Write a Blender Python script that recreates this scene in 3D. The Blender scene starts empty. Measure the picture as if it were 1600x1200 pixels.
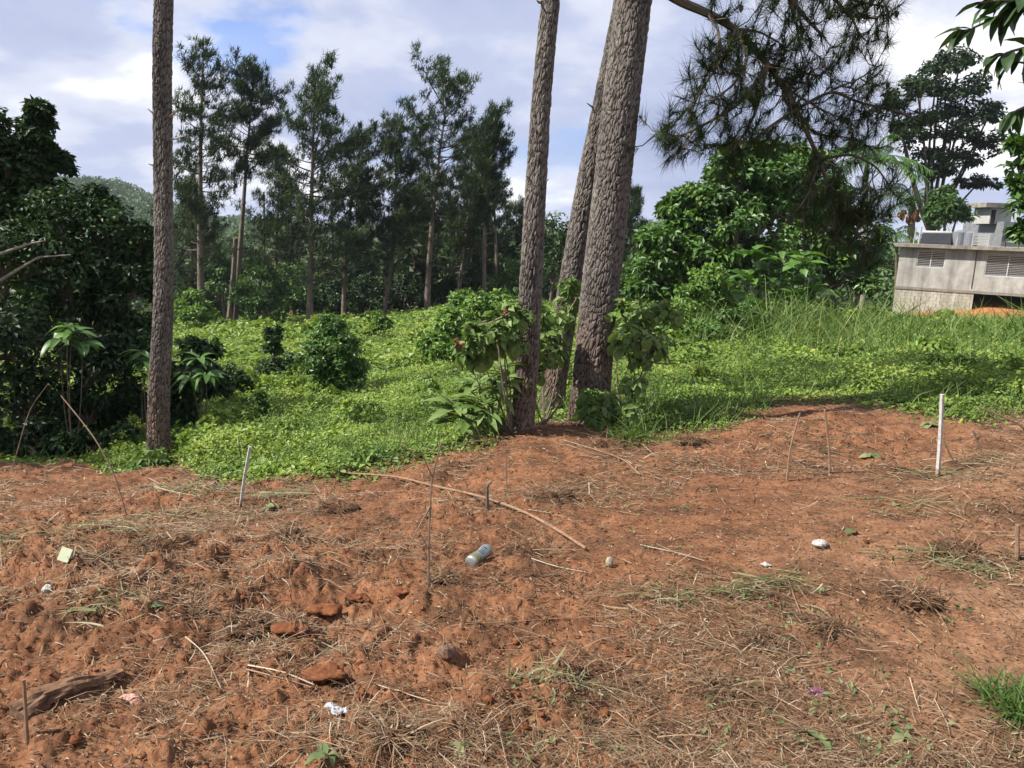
import bpy, math, random
import numpy as np
from mathutils import Vector, Matrix

random.seed(7)
RNG = np.random.default_rng(11)
scene = bpy.context.scene
COL = scene.collection
R_ = math.radians

# ------------------------------------------------------------------ camera
CAM = np.array([0.0, 0.0, 1.6])
PITCH, ROLL, F = R_(11.7), R_(2.0), 1202.0
_r0 = np.array([1.0, 0, 0]); _f = np.array([0, math.cos(PITCH), -math.sin(PITCH)]); _u0 = np.array([0, math.sin(PITCH), math.cos(PITCH)])
_r = _r0 * math.cos(ROLL) + _u0 * math.sin(ROLL)
_u = -_r0 * math.sin(ROLL) + _u0 * math.cos(ROLL)
cd = bpy.data.cameras.new('camera'); cam = bpy.data.objects.new('camera', cd); COL.objects.link(cam)
cd.sensor_width = 36.0; cd.lens = 36.0 * F / 1600.0; cd.clip_start = 0.05; cd.clip_end = 3000
m = Matrix.Identity(4)
for i in range(3):
    m[i][0] = _r[i]; m[i][1] = _u[i]; m[i][2] = -_f[i]; m[i][3] = CAM[i]
cam.matrix_world = m
scene.camera = cam

# ------------------------------------------------------------------ world, sun, exposure
SUN_AZ = np.array([-math.cos(R_(13)), -math.sin(R_(13))])      # horizontal direction towards the sun: left, a little behind the camera
SUN_EL = R_(47)
world = bpy.data.worlds.new('World'); scene.world = world; world.use_nodes = True
nt = world.node_tree; nt.nodes.clear()
def N(tree, t, **kw):
    n = tree.nodes.new(t)
    for k, v in kw.items(): setattr(n, k, v)
    return n
wo = N(nt, 'ShaderNodeOutputWorld'); bg = N(nt, 'ShaderNodeBackground')
sky = N(nt, 'ShaderNodeTexSky', sky_type='NISHITA', sun_disc=False)
sky.sun_elevation = SUN_EL; sky.sun_rotation = math.atan2(SUN_AZ[0], SUN_AZ[1])
sky.air_density = 1.0; sky.dust_density = 0.2; sky.ozone_density = 1.5
tc = N(nt, 'ShaderNodeTexCoord')
sep = N(nt, 'ShaderNodeSeparateXYZ'); nt.links.new(tc.outputs['Generated'], sep.inputs[0])
add = N(nt, 'ShaderNodeMath', operation='ADD'); nt.links.new(sep.outputs[2], add.inputs[0]); add.inputs[1].default_value = 0.30
mx = N(nt, 'ShaderNodeMath', operation='MAXIMUM'); nt.links.new(add.outputs[0], mx.inputs[0]); mx.inputs[1].default_value = 0.12
dv = [N(nt, 'ShaderNodeMath', operation='DIVIDE') for _ in range(2)]
for k in range(2):
    nt.links.new(sep.outputs[k], dv[k].inputs[0]); nt.links.new(mx.outputs[0], dv[k].inputs[1])
cmb = N(nt, 'ShaderNodeCombineXYZ'); nt.links.new(dv[0].outputs[0], cmb.inputs[0]); nt.links.new(dv[1].outputs[0], cmb.inputs[1])
def wnoise(scale, detail, rough, off):
    mp = N(nt, 'ShaderNodeMapping'); mp.inputs['Location'].default_value = off
    nt.links.new(cmb.outputs[0], mp.inputs[0])
    n = N(nt, 'ShaderNodeTexNoise'); n.inputs['Scale'].default_value = scale; n.inputs['Detail'].default_value = detail; n.inputs['Roughness'].default_value = rough
    nt.links.new(mp.outputs[0], n.inputs['Vector'])
    return n
def wramp(src, stops):
    r = N(nt, 'ShaderNodeValToRGB'); nt.links.new(src, r.inputs[0])
    e = r.color_ramp.elements
    while len(e) < len(stops): e.new(0.5)
    for i, (p, c) in enumerate(stops): e[i].position = p; e[i].color = (*c, 1)
    r.color_ramp.interpolation = 'EASE'
    return r
cov = wramp(wnoise(1.5, 7, 0.52, (2.78, 1.75, 0)).outputs[0], [(0.315, (0, 0, 0)), (0.445, (1, 1, 1))])
shade = wramp(wnoise(1.6, 6, 0.5, (7.3, 4.1, 2)).outputs[0],
              [(0.30, (0.34, 0.39, 0.56)), (0.44, (0.43, 0.48, 0.65)), (0.52, (0.58, 0.61, 0.73)), (0.63, (0.92, 0.92, 0.95))])
# towards the horizon the line of sight passes through more cloud
slant = N(nt, 'ShaderNodeMapRange'); nt.links.new(sep.outputs[2], slant.inputs[0]); slant.inputs[1].default_value = 0.02; slant.inputs[2].default_value = 0.30; slant.inputs[3].default_value = 1.0; slant.inputs[4].default_value = 0.0
cvm = N(nt, 'ShaderNodeMath', operation='MAXIMUM'); nt.links.new(cov.outputs[0], cvm.inputs[0]); nt.links.new(slant.outputs[0], cvm.inputs[1])
skm = N(nt, 'ShaderNodeMix', data_type='RGBA', blend_type='MULTIPLY'); skm.inputs[0].default_value = 1.0
nt.links.new(sky.outputs[0], skm.inputs[6]); skm.inputs[7].default_value = (0.058, 0.085, 0.14, 1)
mix = N(nt, 'ShaderNodeMix', data_type='RGBA'); nt.links.new(cvm.outputs[0], mix.inputs[0])
nt.links.new(skm.outputs[2], mix.inputs[6]); nt.links.new(shade.outputs[0], mix.inputs[7])
nt.links.new(mix.outputs[2], bg.inputs[0]); bg.inputs[1].default_value = 0.61
nt.links.new(bg.outputs[0], wo.inputs[0])

sd = bpy.data.lights.new('sun', 'SUN'); sd.energy = 5.0; sd.angle = R_(0.6); sd.color = (1.0, 0.94, 0.85)
sun = bpy.data.objects.new('sun', sd); COL.objects.link(sun)
sv = Vector((SUN_AZ[0] * math.cos(SUN_EL), SUN_AZ[1] * math.cos(SUN_EL), math.sin(SUN_EL)))
sun.rotation_euler = sv.to_track_quat('Z', 'Y').to_euler(); sun.location = (-10, -5, 30)
vs = scene.view_settings; vs.view_transform = 'Standard'; vs.look = 'None'; vs.exposure = 1.1; vs.gamma = 1.0; vs.use_curve_mapping = False
scene.cycles.use_denoising = True
scene.cycles.max_bounces = 6; scene.cycles.diffuse_bounces = 3; scene.cycles.transmission_bounces = 3; scene.cycles.volume_bounces = 0

# ------------------------------------------------------------------ numpy helpers
def hsh(ix, iy, s):
    a = (np.asarray(ix, np.int64) * 374761393 + np.asarray(iy, np.int64) * 668265263 + s * 974634777) & 0xFFFFFFFF
    a = ((a ^ (a >> 13)) * 1274126177) & 0xFFFFFFFF
    a = ((a ^ (a >> 16)) * 2246822519) & 0xFFFFFFFF
    return ((a ^ (a >> 15)) & 0xFFFFFF) / float(0x1000000)
def vnoise(x, y, s=0):
    x = np.asarray(x, float); y = np.asarray(y, float)
    ix = np.floor(x); iy = np.floor(y); fx = x - ix; fy = y - iy
    fx = fx * fx * (3 - 2 * fx); fy = fy * fy * (3 - 2 * fy)
    a = hsh(ix, iy, s); b = hsh(ix + 1, iy, s); c = hsh(ix, iy + 1, s); d = hsh(ix + 1, iy + 1, s)
    return (a + (b - a) * fx) * (1 - fy) + (c + (d - c) * fx) * fy - 0.5
def fbm(x, y, s=0, o=4, g=0.5):
    v = 0; a = 1.0
    for k in range(o):
        v = v + a * vnoise(x * 2 ** k + 13.7 * k, y * 2 ** k - 7.3 * k, s + k); a *= g
    return v
def worley(x, y, s=0, perx=None):
    ix = np.floor(x); iy = np.floor(y); f1 = np.full(x.shape, 9.0); f2 = f1.copy(); cid = np.zeros(x.shape)
    for dx in (-1, 0, 1):
        for dy in (-1, 0, 1):
            cx = ix + dx; cy = iy + dy; hx = np.mod(cx, perx) if perx else cx
            px = cx + 0.15 + 0.7 * hsh(hx, cy, s); py = cy + 0.1 + 0.8 * hsh(hx, cy, s + 5)
            d = np.hypot(px - x, py - y); h = hsh(hx, cy, s + 9)
            n = d < f1; f2 = np.where(n, f1, np.minimum(f2, d)); cid = np.where(n, h, cid); f1 = np.where(n, d, f1)
    return f1, f2, cid
def unit(v): return v / np.maximum(np.linalg.norm(v, axis=-1, keepdims=True), 1e-9)
def rnddir(n, rng): return unit(rng.normal(size=(n, 3)))
def smooth(a, b, x):
    t = np.clip((x - a) / (b - a), 0, 1); return t * t * (3 - 2 * t)

def mesh_np(name, V, faces, rnd=None, smoothed=False, extra=None):
    """faces: list of integer arrays (n,3) or (n,4)."""
    me = bpy.data.meshes.new(name)
    V = np.ascontiguousarray(V, np.float32)
    faces = [np.asarray(f, np.int32) for f in faces if len(f)]
    li = np.concatenate([f.ravel() for f in faces]) if faces else np.zeros(0, np.int32)
    tot = np.concatenate([np.full(len(f), f.shape[1], np.int32) for f in faces])
    st = np.concatenate([[0], np.cumsum(tot)[:-1]]).astype(np.int32)
    me.vertices.add(len(V)); me.vertices.foreach_set('co', V.ravel())
    me.loops.add(len(li)); me.loops.foreach_set('vertex_index', li)
    me.polygons.add(len(tot)); me.polygons.foreach_set('loop_start', st); me.polygons.foreach_set('loop_total', tot)
    me.polygons.foreach_set('use_smooth', np.full(len(tot), bool(smoothed)))
    me.update(calc_edges=True)
    for k, a in ([('rnd', rnd)] if rnd is not None else []) + list((extra or {}).items()):
        at = me.attributes.new(k, 'FLOAT', 'POINT'); at.data.foreach_set('value', np.ascontiguousarray(a, np.float32))
    return me

class MB:
    """collects shapes; build() links them as ONE mesh object."""
    def __init__(s): s.V = []; s.F3 = []; s.F4 = []; s.R = []; s.n = 0
    def add(s, V, f3=None, f4=None, rnd=0.5):
        V = np.asarray(V, float).reshape(-1, 3)
        s.V.append(V); s.R.append(np.broadcast_to(np.asarray(rnd, float), (len(V),)))
        if f3 is not None and len(f3): s.F3.append(np.asarray(f3) + s.n)
        if f4 is not None and len(f4): s.F4.append(np.asarray(f4) + s.n)
        s.n += len(V); return s
    def box(s, c, h, rot=0.0, rnd=0.5, M=None):
        c = np.asarray(c, float); h = np.asarray(h, float)
        v = np.array([[x, y, z] for x in (-1, 1) for y in (-1, 1) for z in (-1, 1)], float) * h
        if M is not None: v = v @ np.asarray(M).T
        elif rot:
            ca, sa = math.cos(rot), math.sin(rot); v = np.stack([v[:, 0] * ca - v[:, 1] * sa, v[:, 0] * sa + v[:, 1] * ca, v[:, 2]], 1)
        return s.add(v + c, f4=[(0, 1, 3, 2), (4, 6, 7, 5), (0, 4, 5, 1), (2, 3, 7, 6), (0, 2, 6, 4), (1, 5, 7, 3)], rnd=rnd)
    def tube(s, pts, rad, k=6, rnd=0.5, cap=True):
        pts = np.asarray(pts, float); n = len(pts); rad = np.broadcast_to(np.asarray(rad, float), (n,))
        t = unit(np.gradient(pts, axis=0)); ref = np.array([0.31, 0.95, 0.05]) if abs(t[0][2]) > 0.7 else np.array([0.05, 0.1, 1.0])
        a = unit(np.cross(t, ref)); b = np.cross(t, a)
        th = np.arange(k) / k * 2 * math.pi
        V = pts[:, None, :] + rad[:, None, None] * (np.cos(th)[None, :, None] * a[:, None, :] + np.sin(th)[None, :, None] * b[:, None, :])
        i = np.arange(n - 1)[:, None] * k; j = np.arange(k)[None, :]; j2 = (j + 1) % k
        f4 = np.stack([i + j, i + j2, i + k + j2, i + k + j], -1).reshape(-1, 4)
        V = V.reshape(-1, 3); f3 = []
        if cap:
            V = np.vstack([V, pts[0], pts[-1]]); c0 = n * k; c1 = c0 + 1
            f3 = [(c0, (q + 1) % k, q) for q in range(k)] + [(c1, (n - 1) * k + q, (n - 1) * k + (q + 1) % k) for q in range(k)]
        return s.add(V, f3=f3, f4=f4, rnd=rnd)
    def leaves(s, P, D, Nn, L, W, rnd, fold=0.18):
        P = np.asarray(P, float); n = len(P)
        if not n: return s
        D = unit(D); S = unit(np.cross(D, Nn)); Up = np.cross(S, D)
        L = np.broadcast_to(L, (n,))[:, None]; W = np.broadcast_to(W, (n,))[:, None]
        v = np.stack([P, P + D * L * .42 + S * W * .5 + Up * W * fold, P + D * L - Up * L * .12, P + D * L * .42 - S * W * .5 + Up * W * fold], 1)
        b = np.arange(n)[:, None] * 4
        f = np.concatenate([b + [0, 1, 2], b + [0, 2, 3]])
        return s.add(v.reshape(-1, 3), f3=f, rnd=np.repeat(np.broadcast_to(rnd, (n,)), 4))
    def needles(s, P, D, L, W, rnd):
        n = len(P)
        if not n: return s
        D = unit(D); S = unit(np.cross(D, np.array([0.3, 0.2, 1.0]) + 0.0 * D)) * (np.broadcast_to(W, (n,))[:, None] * .5)
        v = np.stack([P - S, P + S, P + D * np.broadcast_to(L, (n,))[:, None]], 1)
        return s.add(v.reshape(-1, 3), f3=np.arange(n * 3).reshape(n, 3), rnd=np.repeat(np.broadcast_to(rnd, (n,)), 3))
    def ribbons(s, P, D, C, L, W, rnd, seg=3, Nn=None):
        """curved strips from P along D bending by C (both (n,3))."""
        n = len(P)
        if not n: return s
        D = unit(D); S = unit(np.cross(D, np.array([0, 0, 1.0]) + 0 * D + (0 if Nn is None else Nn)))
        L = np.broadcast_to(L, (n,))[:, None]; W = np.broadcast_to(W, (n,))[:, None]
        rows = []
        for k in range(seg + 1):
            t = k / seg; c = P + D * L * t + C * L * t * t; w = W * .5 * (1 - 0.75 * t ** 2)
            rows += [c - S * w, c + S * w]
        v = np.stack(rows, 1); m_ = 2 * (seg + 1); b = np.arange(n)[:, None] * m_
        f = np.concatenate([b + [2 * k, 2 * k + 1, 2 * k + 3, 2 * k + 2] for k in range(seg)])
        return s.add(v.reshape(-1, 3), f4=f, rnd=np.repeat(np.broadcast_to(rnd, (n,)), m_))
    def lump(s, c, r, rng, sq=(1, 1, 1), nu=10, nv=7, rough=0.25, rnd=0.5):
        u = np.arange(nu) / nu * 2 * math.pi; v = (np.arange(nv) + .5) / nv * math.pi
        U, Vv = np.meshgrid(u, v); sd_ = int(rng.integers(1e6))
        q = 1 + rough * 2 * (vnoise(np.cos(U) * 1.7 + 5, np.sin(U) * 1.7 + Vv * 1.6, sd_) + .5 * vnoise(np.cos(U) * 4, np.sin(U) * 4 + Vv * 3.5, sd_ + 1))
        pts = np.stack([np.sin(Vv) * np.cos(U) * q, np.sin(Vv) * np.sin(U) * q, np.cos(Vv) * q], -1).reshape(-1, 3) * np.asarray(sq) * r
        pts = np.vstack([pts, [0, 0, r * sq[2]], [0, 0, -r * sq[2]]]) + c
        f4 = [(i * nu + j, (i + 1) * nu + j, (i + 1) * nu + (j + 1) % nu, i * nu + (j + 1) % nu) for i in range(nv - 1) for j in range(nu)]
        t = nu * nv; f3 = [(t, j, (j + 1) % nu) for j in range(nu)] + [(t + 1, (nv - 1) * nu + (j + 1) % nu, (nv - 1) * nu + j) for j in range(nu)]
        return s.add(pts, f3=f3, f4=f4, rnd=rnd)
    def mesh(s, name, smoothed=False):
        V = np.concatenate(s.V); fs = []
        if s.F3: fs.append(np.concatenate(s.F3))
        if s.F4: fs.append(np.concatenate(s.F4))
        return mesh_np(name, V, fs, np.concatenate(s.R), smoothed)
    def build(s, name, mat, parent=None, loc=None, smoothed=False):
        """vertices are in world space when loc/parent location is to be subtracted"""
        off = np.array(parent.location if parent is not None else (loc if loc is not None else (0, 0, 0)), float)
        if parent is not None and parent.parent is not None: off = off + np.array(parent.parent.location)
        s.V = [v - off for v in s.V]
        o = bpy.data.objects.new(name, s.mesh(name, smoothed)); COL.objects.link(o); o.data.materials.append(mat)
        if parent is not None: o.parent = parent
        elif loc is not None: o.location = loc
        return o

def thing(name, label, cat, loc=(0, 0, 0), group=None):
    o = bpy.data.objects.new(name, None); COL.objects.link(o); o.location = [float(v) for v in loc]; o.empty_display_size = 0.1
    return tag(o, label, cat, group)
def tag(o, label, cat, group=None, kind=None):
    if label: o['label'] = label
    if cat: o['category'] = cat
    if group: o['group'] = group
    if kind: o['kind'] = kind
    return o

# ------------------------------------------------------------------ where a direction meets the place
def ray(px, py): return _f + _r * ((px - 800) / F) + _u * ((600 - py) / F)
def at(px, py, Y):
    d = ray(px, py); return CAM + d * (Y / d[1])

# ground: heights surveyed at a handful of spots, spline between them in (bearing, log distance)
CTRL = [(373, 793, 4.9), (20, 838, 4.0), (200, 815, 4.3), (100, 760, 6.6), (252, 712, 8.4), (0, 722, 8.4), (140, 720, 9.0),
        (500, 738, 6.0), (620, 715, 6.4), (720, 690, 6.8), (815, 668, 6.75), (925, 655, 7.4), (890, 640, 8.2),
        (400, 690, 9.5), (330, 620, 14), (520, 622, 14.5), (600, 560, 22), (450, 560, 24), (315, 512, 45), (480, 505, 48), (670, 492, 50), (770, 478, 50),
        (700, 625, 11.5), (740, 530, 25), (850, 520, 25), (100, 640, 14), (0, 600, 18), (60, 520, 40),
        (1200, 640, 7.6), (1466, 742, 5.3), (1600, 722, 5.0), (1050, 692, 6.5), (1000, 570, 13), (1200, 570, 12.5), (1150, 500, 24), (1380, 508, 30), (1480, 526, 44),
        (1600, 536, 42), (1600, 640, 7.4), (1400, 635, 7.6), (1400, 560, 15), (1600, 560, 15),
        (760, 795, 4.5), (1100, 800, 4.3), (1300, 820, 4.1), (745, 885, 3.4)]
pts = [at(*c) for c in CTRL]
for th in range(-180, 180, 20):
    for r, z in ((0.6, 0.0), (1.8, 0.0)):
        pts.append(np.array([r * math.sin(R_(th)), r * math.cos(R_(th)), z]))
for th in list(range(50, 180, 20)) + list(range(-170, -49, 20)):
    for r in (4, 9, 20, 50):
        z = (0.0 if th > 0 else -0.13 * (r - 3)) if abs(th) < 100 else 0.0
        pts.append(np.array([r * math.sin(R_(th)), r * math.cos(R_(th)), max(z, -4)]))
for th in range(-180, 180, 15):
    for r in (110, 260, 900):
        z = -9.0 if -40 < th < 12 else (-4.0 if r < 200 else -8.0)
        if r == 900: z = -14
        pts.append(np.array([r * math.sin(R_(th)), r * math.cos(R_(th)), z]))
pts = np.array(pts)
def warp(x, y):
    r = np.hypot(x, y); l = np.log(r + 0.3) * 1.5
    return np.stack([x / np.maximum(r, 1e-6) * l, y / np.maximum(r, 1e-6) * l], -1)
def warp2(x, y):
    th = np.arctan2(x, y); l = np.log(np.hypot(x, y) + 0.2)
    return np.stack([np.sin(th) * 1.6, np.cos(th) * 1.6, l], -1)
PW = warp2(pts[:, 0], pts[:, 1])
def _kern(A, B): return np.sqrt(((A[:, None, :] - B[None, :, :]) ** 2).sum(-1) + 0.0025)
K = _kern(PW, PW) + np.eye(len(PW)) * -0.004
Aff = np.hstack([np.ones((len(PW), 1)), PW])
M_ = np.block([[K, Aff], [Aff.T, np.zeros((4, 4))]])
SOL = np.linalg.solve(M_, np.concatenate([pts[:, 2], np.zeros(4)]))
def base_z(x, y):
    x = np.atleast_1d(np.asarray(x, float)); y = np.atleast_1d(np.asarray(y, float)); out = np.zeros(len(x))
    for i in range(0, len(x), 20000):
        w = warp2(x[i:i + 20000], y[i:i + 20000])
        out[i:i + 20000] = _kern(w, PW) @ SOL[:len(PW)] + np.hstack([np.ones((len(w), 1)), w]) @ SOL[len(PW):]
    return out
def hit0(px, py, far=120):
    d = ray(px, py); ts = np.geomspace(1.0, far, 700); p = CAM + d * ts[:, None]
    z = base_z(p[:, 0], p[:, 1]); below = np.nonzero(p[:, 2] < z)[0]
    if not len(below): return p[-1]
    i = below[0]
    if i == 0: return p[0]
    a, b = p[i - 1], p[i]; da, db = a[2] - z[i - 1], b[2] - z[i]; return a + (b - a) * da / (da - db)
# edge between bare earth and vegetation, as distance over bearing
EDGE = [(-500, 740), (-150, 735), (0, 728), (120, 728), (190, 738), (225, 716), (275, 716), (310, 740), (380, 748), (450, 742), (540, 735), (620, 718), (700, 702), (770, 692), (800, 662), (850, 652), (900, 646), (955, 650), (985, 676), (1040, 672), (1130, 662), (1200, 640),
        (1250, 622), (1330, 622), (1420, 640), (1520, 655), (1600, 648), (1750, 640), (2100, 640)]
_e = np.array([hit0(*e)[:2] for e in EDGE]); E_TH = np.arctan2(_e[:, 0], _e[:, 1]); E_R = np.hypot(_e[:, 0], _e[:, 1])
def edge_r(x, y):
    th = np.arctan2(x, y); return np.interp(th, E_TH, E_R) + 0.35 * fbm(x * 1.3, y * 1.3, 77, 3)
def veg(x, y):
    r = np.hypot(x, y); v = smooth(-0.25, 0.25, r - edge_r(x, y))
    return np.where(np.abs(np.arctan2(x, y)) > R_(75), smooth(6, 8, r), v)
def rough(x, y):
    th = np.arctan2(x, y)
    return np.clip(0.50 - 0.50 * th / R_(34) + 1.2 * fbm(x * 0.7 + 3, y * 0.7, 31, 3), 0.10, 1.1)
SM = [(1250, 770, 1.1, .45), (1150, 830, .9, .4), (1500, 1020, .5, .5)]     # smooth, trodden earth
_sm = [(*hit0(a, b)[:2], c, d) for a, b, c, d in SM]
RG = [(1300, 672, 1.3, .5), (1520, 690, 1.2, .5), (1430, 850, .7, .3), (1130, 700, .8, .4), (1420, 950, .5, .3), (60, 880, .8, .6), (250, 900, .7, .5), (450, 950, .5, .35)]     # torn-up banks and hollows
_rg = [(*hit0(a, b)[:2], c, d) for a, b, c, d in RG]
def gz(x, y):
    x = np.atleast_1d(np.asarray(x, float)); y = np.atleast_1d(np.asarray(y, float)); r = np.hypot(x, y)
    z = base_z(x, y); v = veg(x, y); ro = rough(x, y)
    for sx, sy, ax, ay in _sm: ro = ro * (1 - 0.8 * np.exp(-((x - sx) / ax) ** 2 - ((y - sy) / ay) ** 2))
    for sx, sy, ax, ay in _rg: ro = ro + .5 * np.exp(-((x - sx) / ax) ** 2 - ((y - sy) / ay) ** 2)
    near = (1 - v) * smooth(60, 9, r)
    q = vnoise(x * 2.1, y * 2.1, 5); rid = 0.5 - np.abs(fbm(x * 2.6 + 0.5 * q, y * 4.0, 21, 4))
    f1, f2, cid = worley(x * 7 + 0.6 * vnoise(x * 9, y * 9, 3), y * 8, 4)
    clod = smooth(0.0, 0.35, f2 - f1) * (cid > 0.45) * cid
    f1b, f2b, cidb = worley(x * 22, y * 24, 14)
    d = 0.10 * fbm(x * 0.8, y * 0.9, 1, 3) * (0.5 + .5 * ro) + ro * (0.085 * (rid - .3) + 0.024 * clod + 0.040 * fbm(x * 6, y * 7, 9, 4, .6) + 0.012 * smooth(0, .4, f2b - f1b) * cidb) \
        + 0.013 * fbm(x * 30, y * 32, 6, 3, .65) * (0.3 + ro)
    z = z + near * d + v * (0.10 * fbm(x * .5, y * .5, 8, 3) * smooth(3, 12, r))
    return z
def gz1(x, y): return float(gz(np.array([x]), np.array([y]))[0])
def hit(px, py, far=120):
    d = ray(px, py); ts = np.geomspace(1.0, far, 900); p = CAM + d * ts[:, None]
    z = gz(p[:, 0], p[:, 1]); below = np.nonzero(p[:, 2] < z)[0]
    if not len(below): return p[-1]
    i = max(below[0], 1); a, b = p[i - 1], p[i]; da, db = a[2] - z[i - 1], b[2] - z[i]; q = a + (b - a) * np.clip(da / (da - db + 1e-9), 0, 1)
    q[2] = gz1(q[0], q[1]); return q
def on(p): return np.array([p[0], p[1], gz1(p[0], p[1])])

# ------------------------------------------------------------------ materials
def new_mat(name):
    mt = bpy.data.materials.new(name); mt.use_nodes = True; t = mt.node_tree; t.nodes.clear()
    out = N(t, 'ShaderNodeOutputMaterial'); p = N(t, 'ShaderNodeBsdfPrincipled'); t.links.new(p.outputs[0], out.inputs[0])
    return mt, t, p, out
def ramp(t, src, stops, interp='LINEAR'):
    r = N(t, 'ShaderNodeValToRGB'); t.links.new(src, r.inputs[0]); e = r.color_ramp.elements
    while len(e) < len(stops): e.new(0.5)
    for i, (p, c) in enumerate(stops): e[i].position = p; e[i].color = (*c, 1)
    r.color_ramp.interpolation = interp
    return r
def noise(t, scale, detail=4, rough_=0.55, vec=None, coord='Object', sc=None):
    n = N(t, 'ShaderNodeTexNoise'); n.inputs['Scale'].default_value = scale; n.inputs['Detail'].default_value = detail; n.inputs['Roughness'].default_value = rough_
    if vec is None:
        c = N(t, 'ShaderNodeTexCoord'); vec = c.outputs[coord]
    if sc is not None:
        mp = N(t, 'ShaderNodeMapping'); mp.inputs['Scale'].default_value = sc; t.links.new(vec, mp.inputs[0]); vec = mp.outputs[0]
    t.links.new(vec, n.inputs['Vector']); return n
def mixc(t, fac, a, b, mode='MIX'):
    mx_ = N(t, 'ShaderNodeMix', data_type='RGBA', blend_type=mode)
    for k, v in ((0, fac), (6, a), (7, b)):
        if hasattr(v, 'is_linked') or hasattr(v, 'links'): t.links.new(v, mx_.inputs[k])
        elif k == 0: mx_.inputs[0].default_value = v
        else: mx_.inputs[k].default_value = (*v, 1)
    return mx_.outputs[2]
def bump(t, p, src, dist=0.01, strength=0.5):
    b = N(t, 'ShaderNodeBump'); b.inputs['Distance'].default_value = dist; b.inputs['Strength'].default_value = strength
    t.links.new(src, b.inputs['Height']); t.links.new(b.outputs[0], p.inputs['Normal'])
def attr(t, n='rnd'):
    a = N(t, 'ShaderNodeAttribute', attribute_name=n); return a.outputs['Fac']
def leaf_mat(name, stops, trans=0.28, roughn=0.5, spec=0.35, patch=0.0, patch_scale=0.4):
    mt, t, p, out = new_mat(name)
    src = attr(t)
    if patch:
        g = N(t, 'ShaderNodeNewGeometry'); n = noise(t, patch_scale, 3, 0.5, vec=g.outputs['Position'])
        ma = N(t, 'ShaderNodeMath', operation='MULTIPLY_ADD'); t.links.new(n.outputs[0], ma.inputs[0]); ma.inputs[1].default_value = patch; ma.inputs[2].default_value = -patch * .5
        ad = N(t, 'ShaderNodeMath', operation='ADD', use_clamp=True); t.links.new(src, ad.inputs[0]); t.links.new(ma.outputs[0], ad.inputs[1]); src = ad.outputs[0]
    c = ramp(t, src, stops).outputs[0]
    t.links.new(c, p.inputs['Base Color']); p.inputs['Roughness'].default_value = roughn; p.inputs['Specular IOR Level'].default_value = spec
    if trans:
        tr = N(t, 'ShaderNodeBsdfTranslucent'); cc = mixc(t, 1.0, c, (1.25, 1.25, 0.55), 'MULTIPLY'); t.links.new(cc, tr.inputs[0])
        ms = N(t, 'ShaderNodeMixShader'); ms.inputs[0].default_value = trans
        t.links.new(p.outputs[0], ms.inputs[1]); t.links.new(tr.outputs[0], ms.inputs[2]); t.links.new(ms.outputs[0], out.inputs[0])
    return mt
def plain(name, col, roughn=0.7, var=0.25, scale=8.0, metal=0.0, bmp=0.0, spec=0.4):
    mt, t, p, out = new_mat(name)
    n = noise(t, scale, 5, 0.6)
    c = ramp(t, n.outputs[0], [(0.3, tuple(v * (1 - var) for v in col)), (0.7, tuple(min(1, v * (1 + var)) for v in col))])
    t.links.new(c.outputs[0], p.inputs['Base Color']); p.inputs['Roughness'].default_value = roughn; p.inputs['Metallic'].default_value = metal; p.inputs['Specular IOR Level'].default_value = spec
    if bmp: bump(t, p, n.outputs[0], bmp, 0.6)
    return mt

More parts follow.
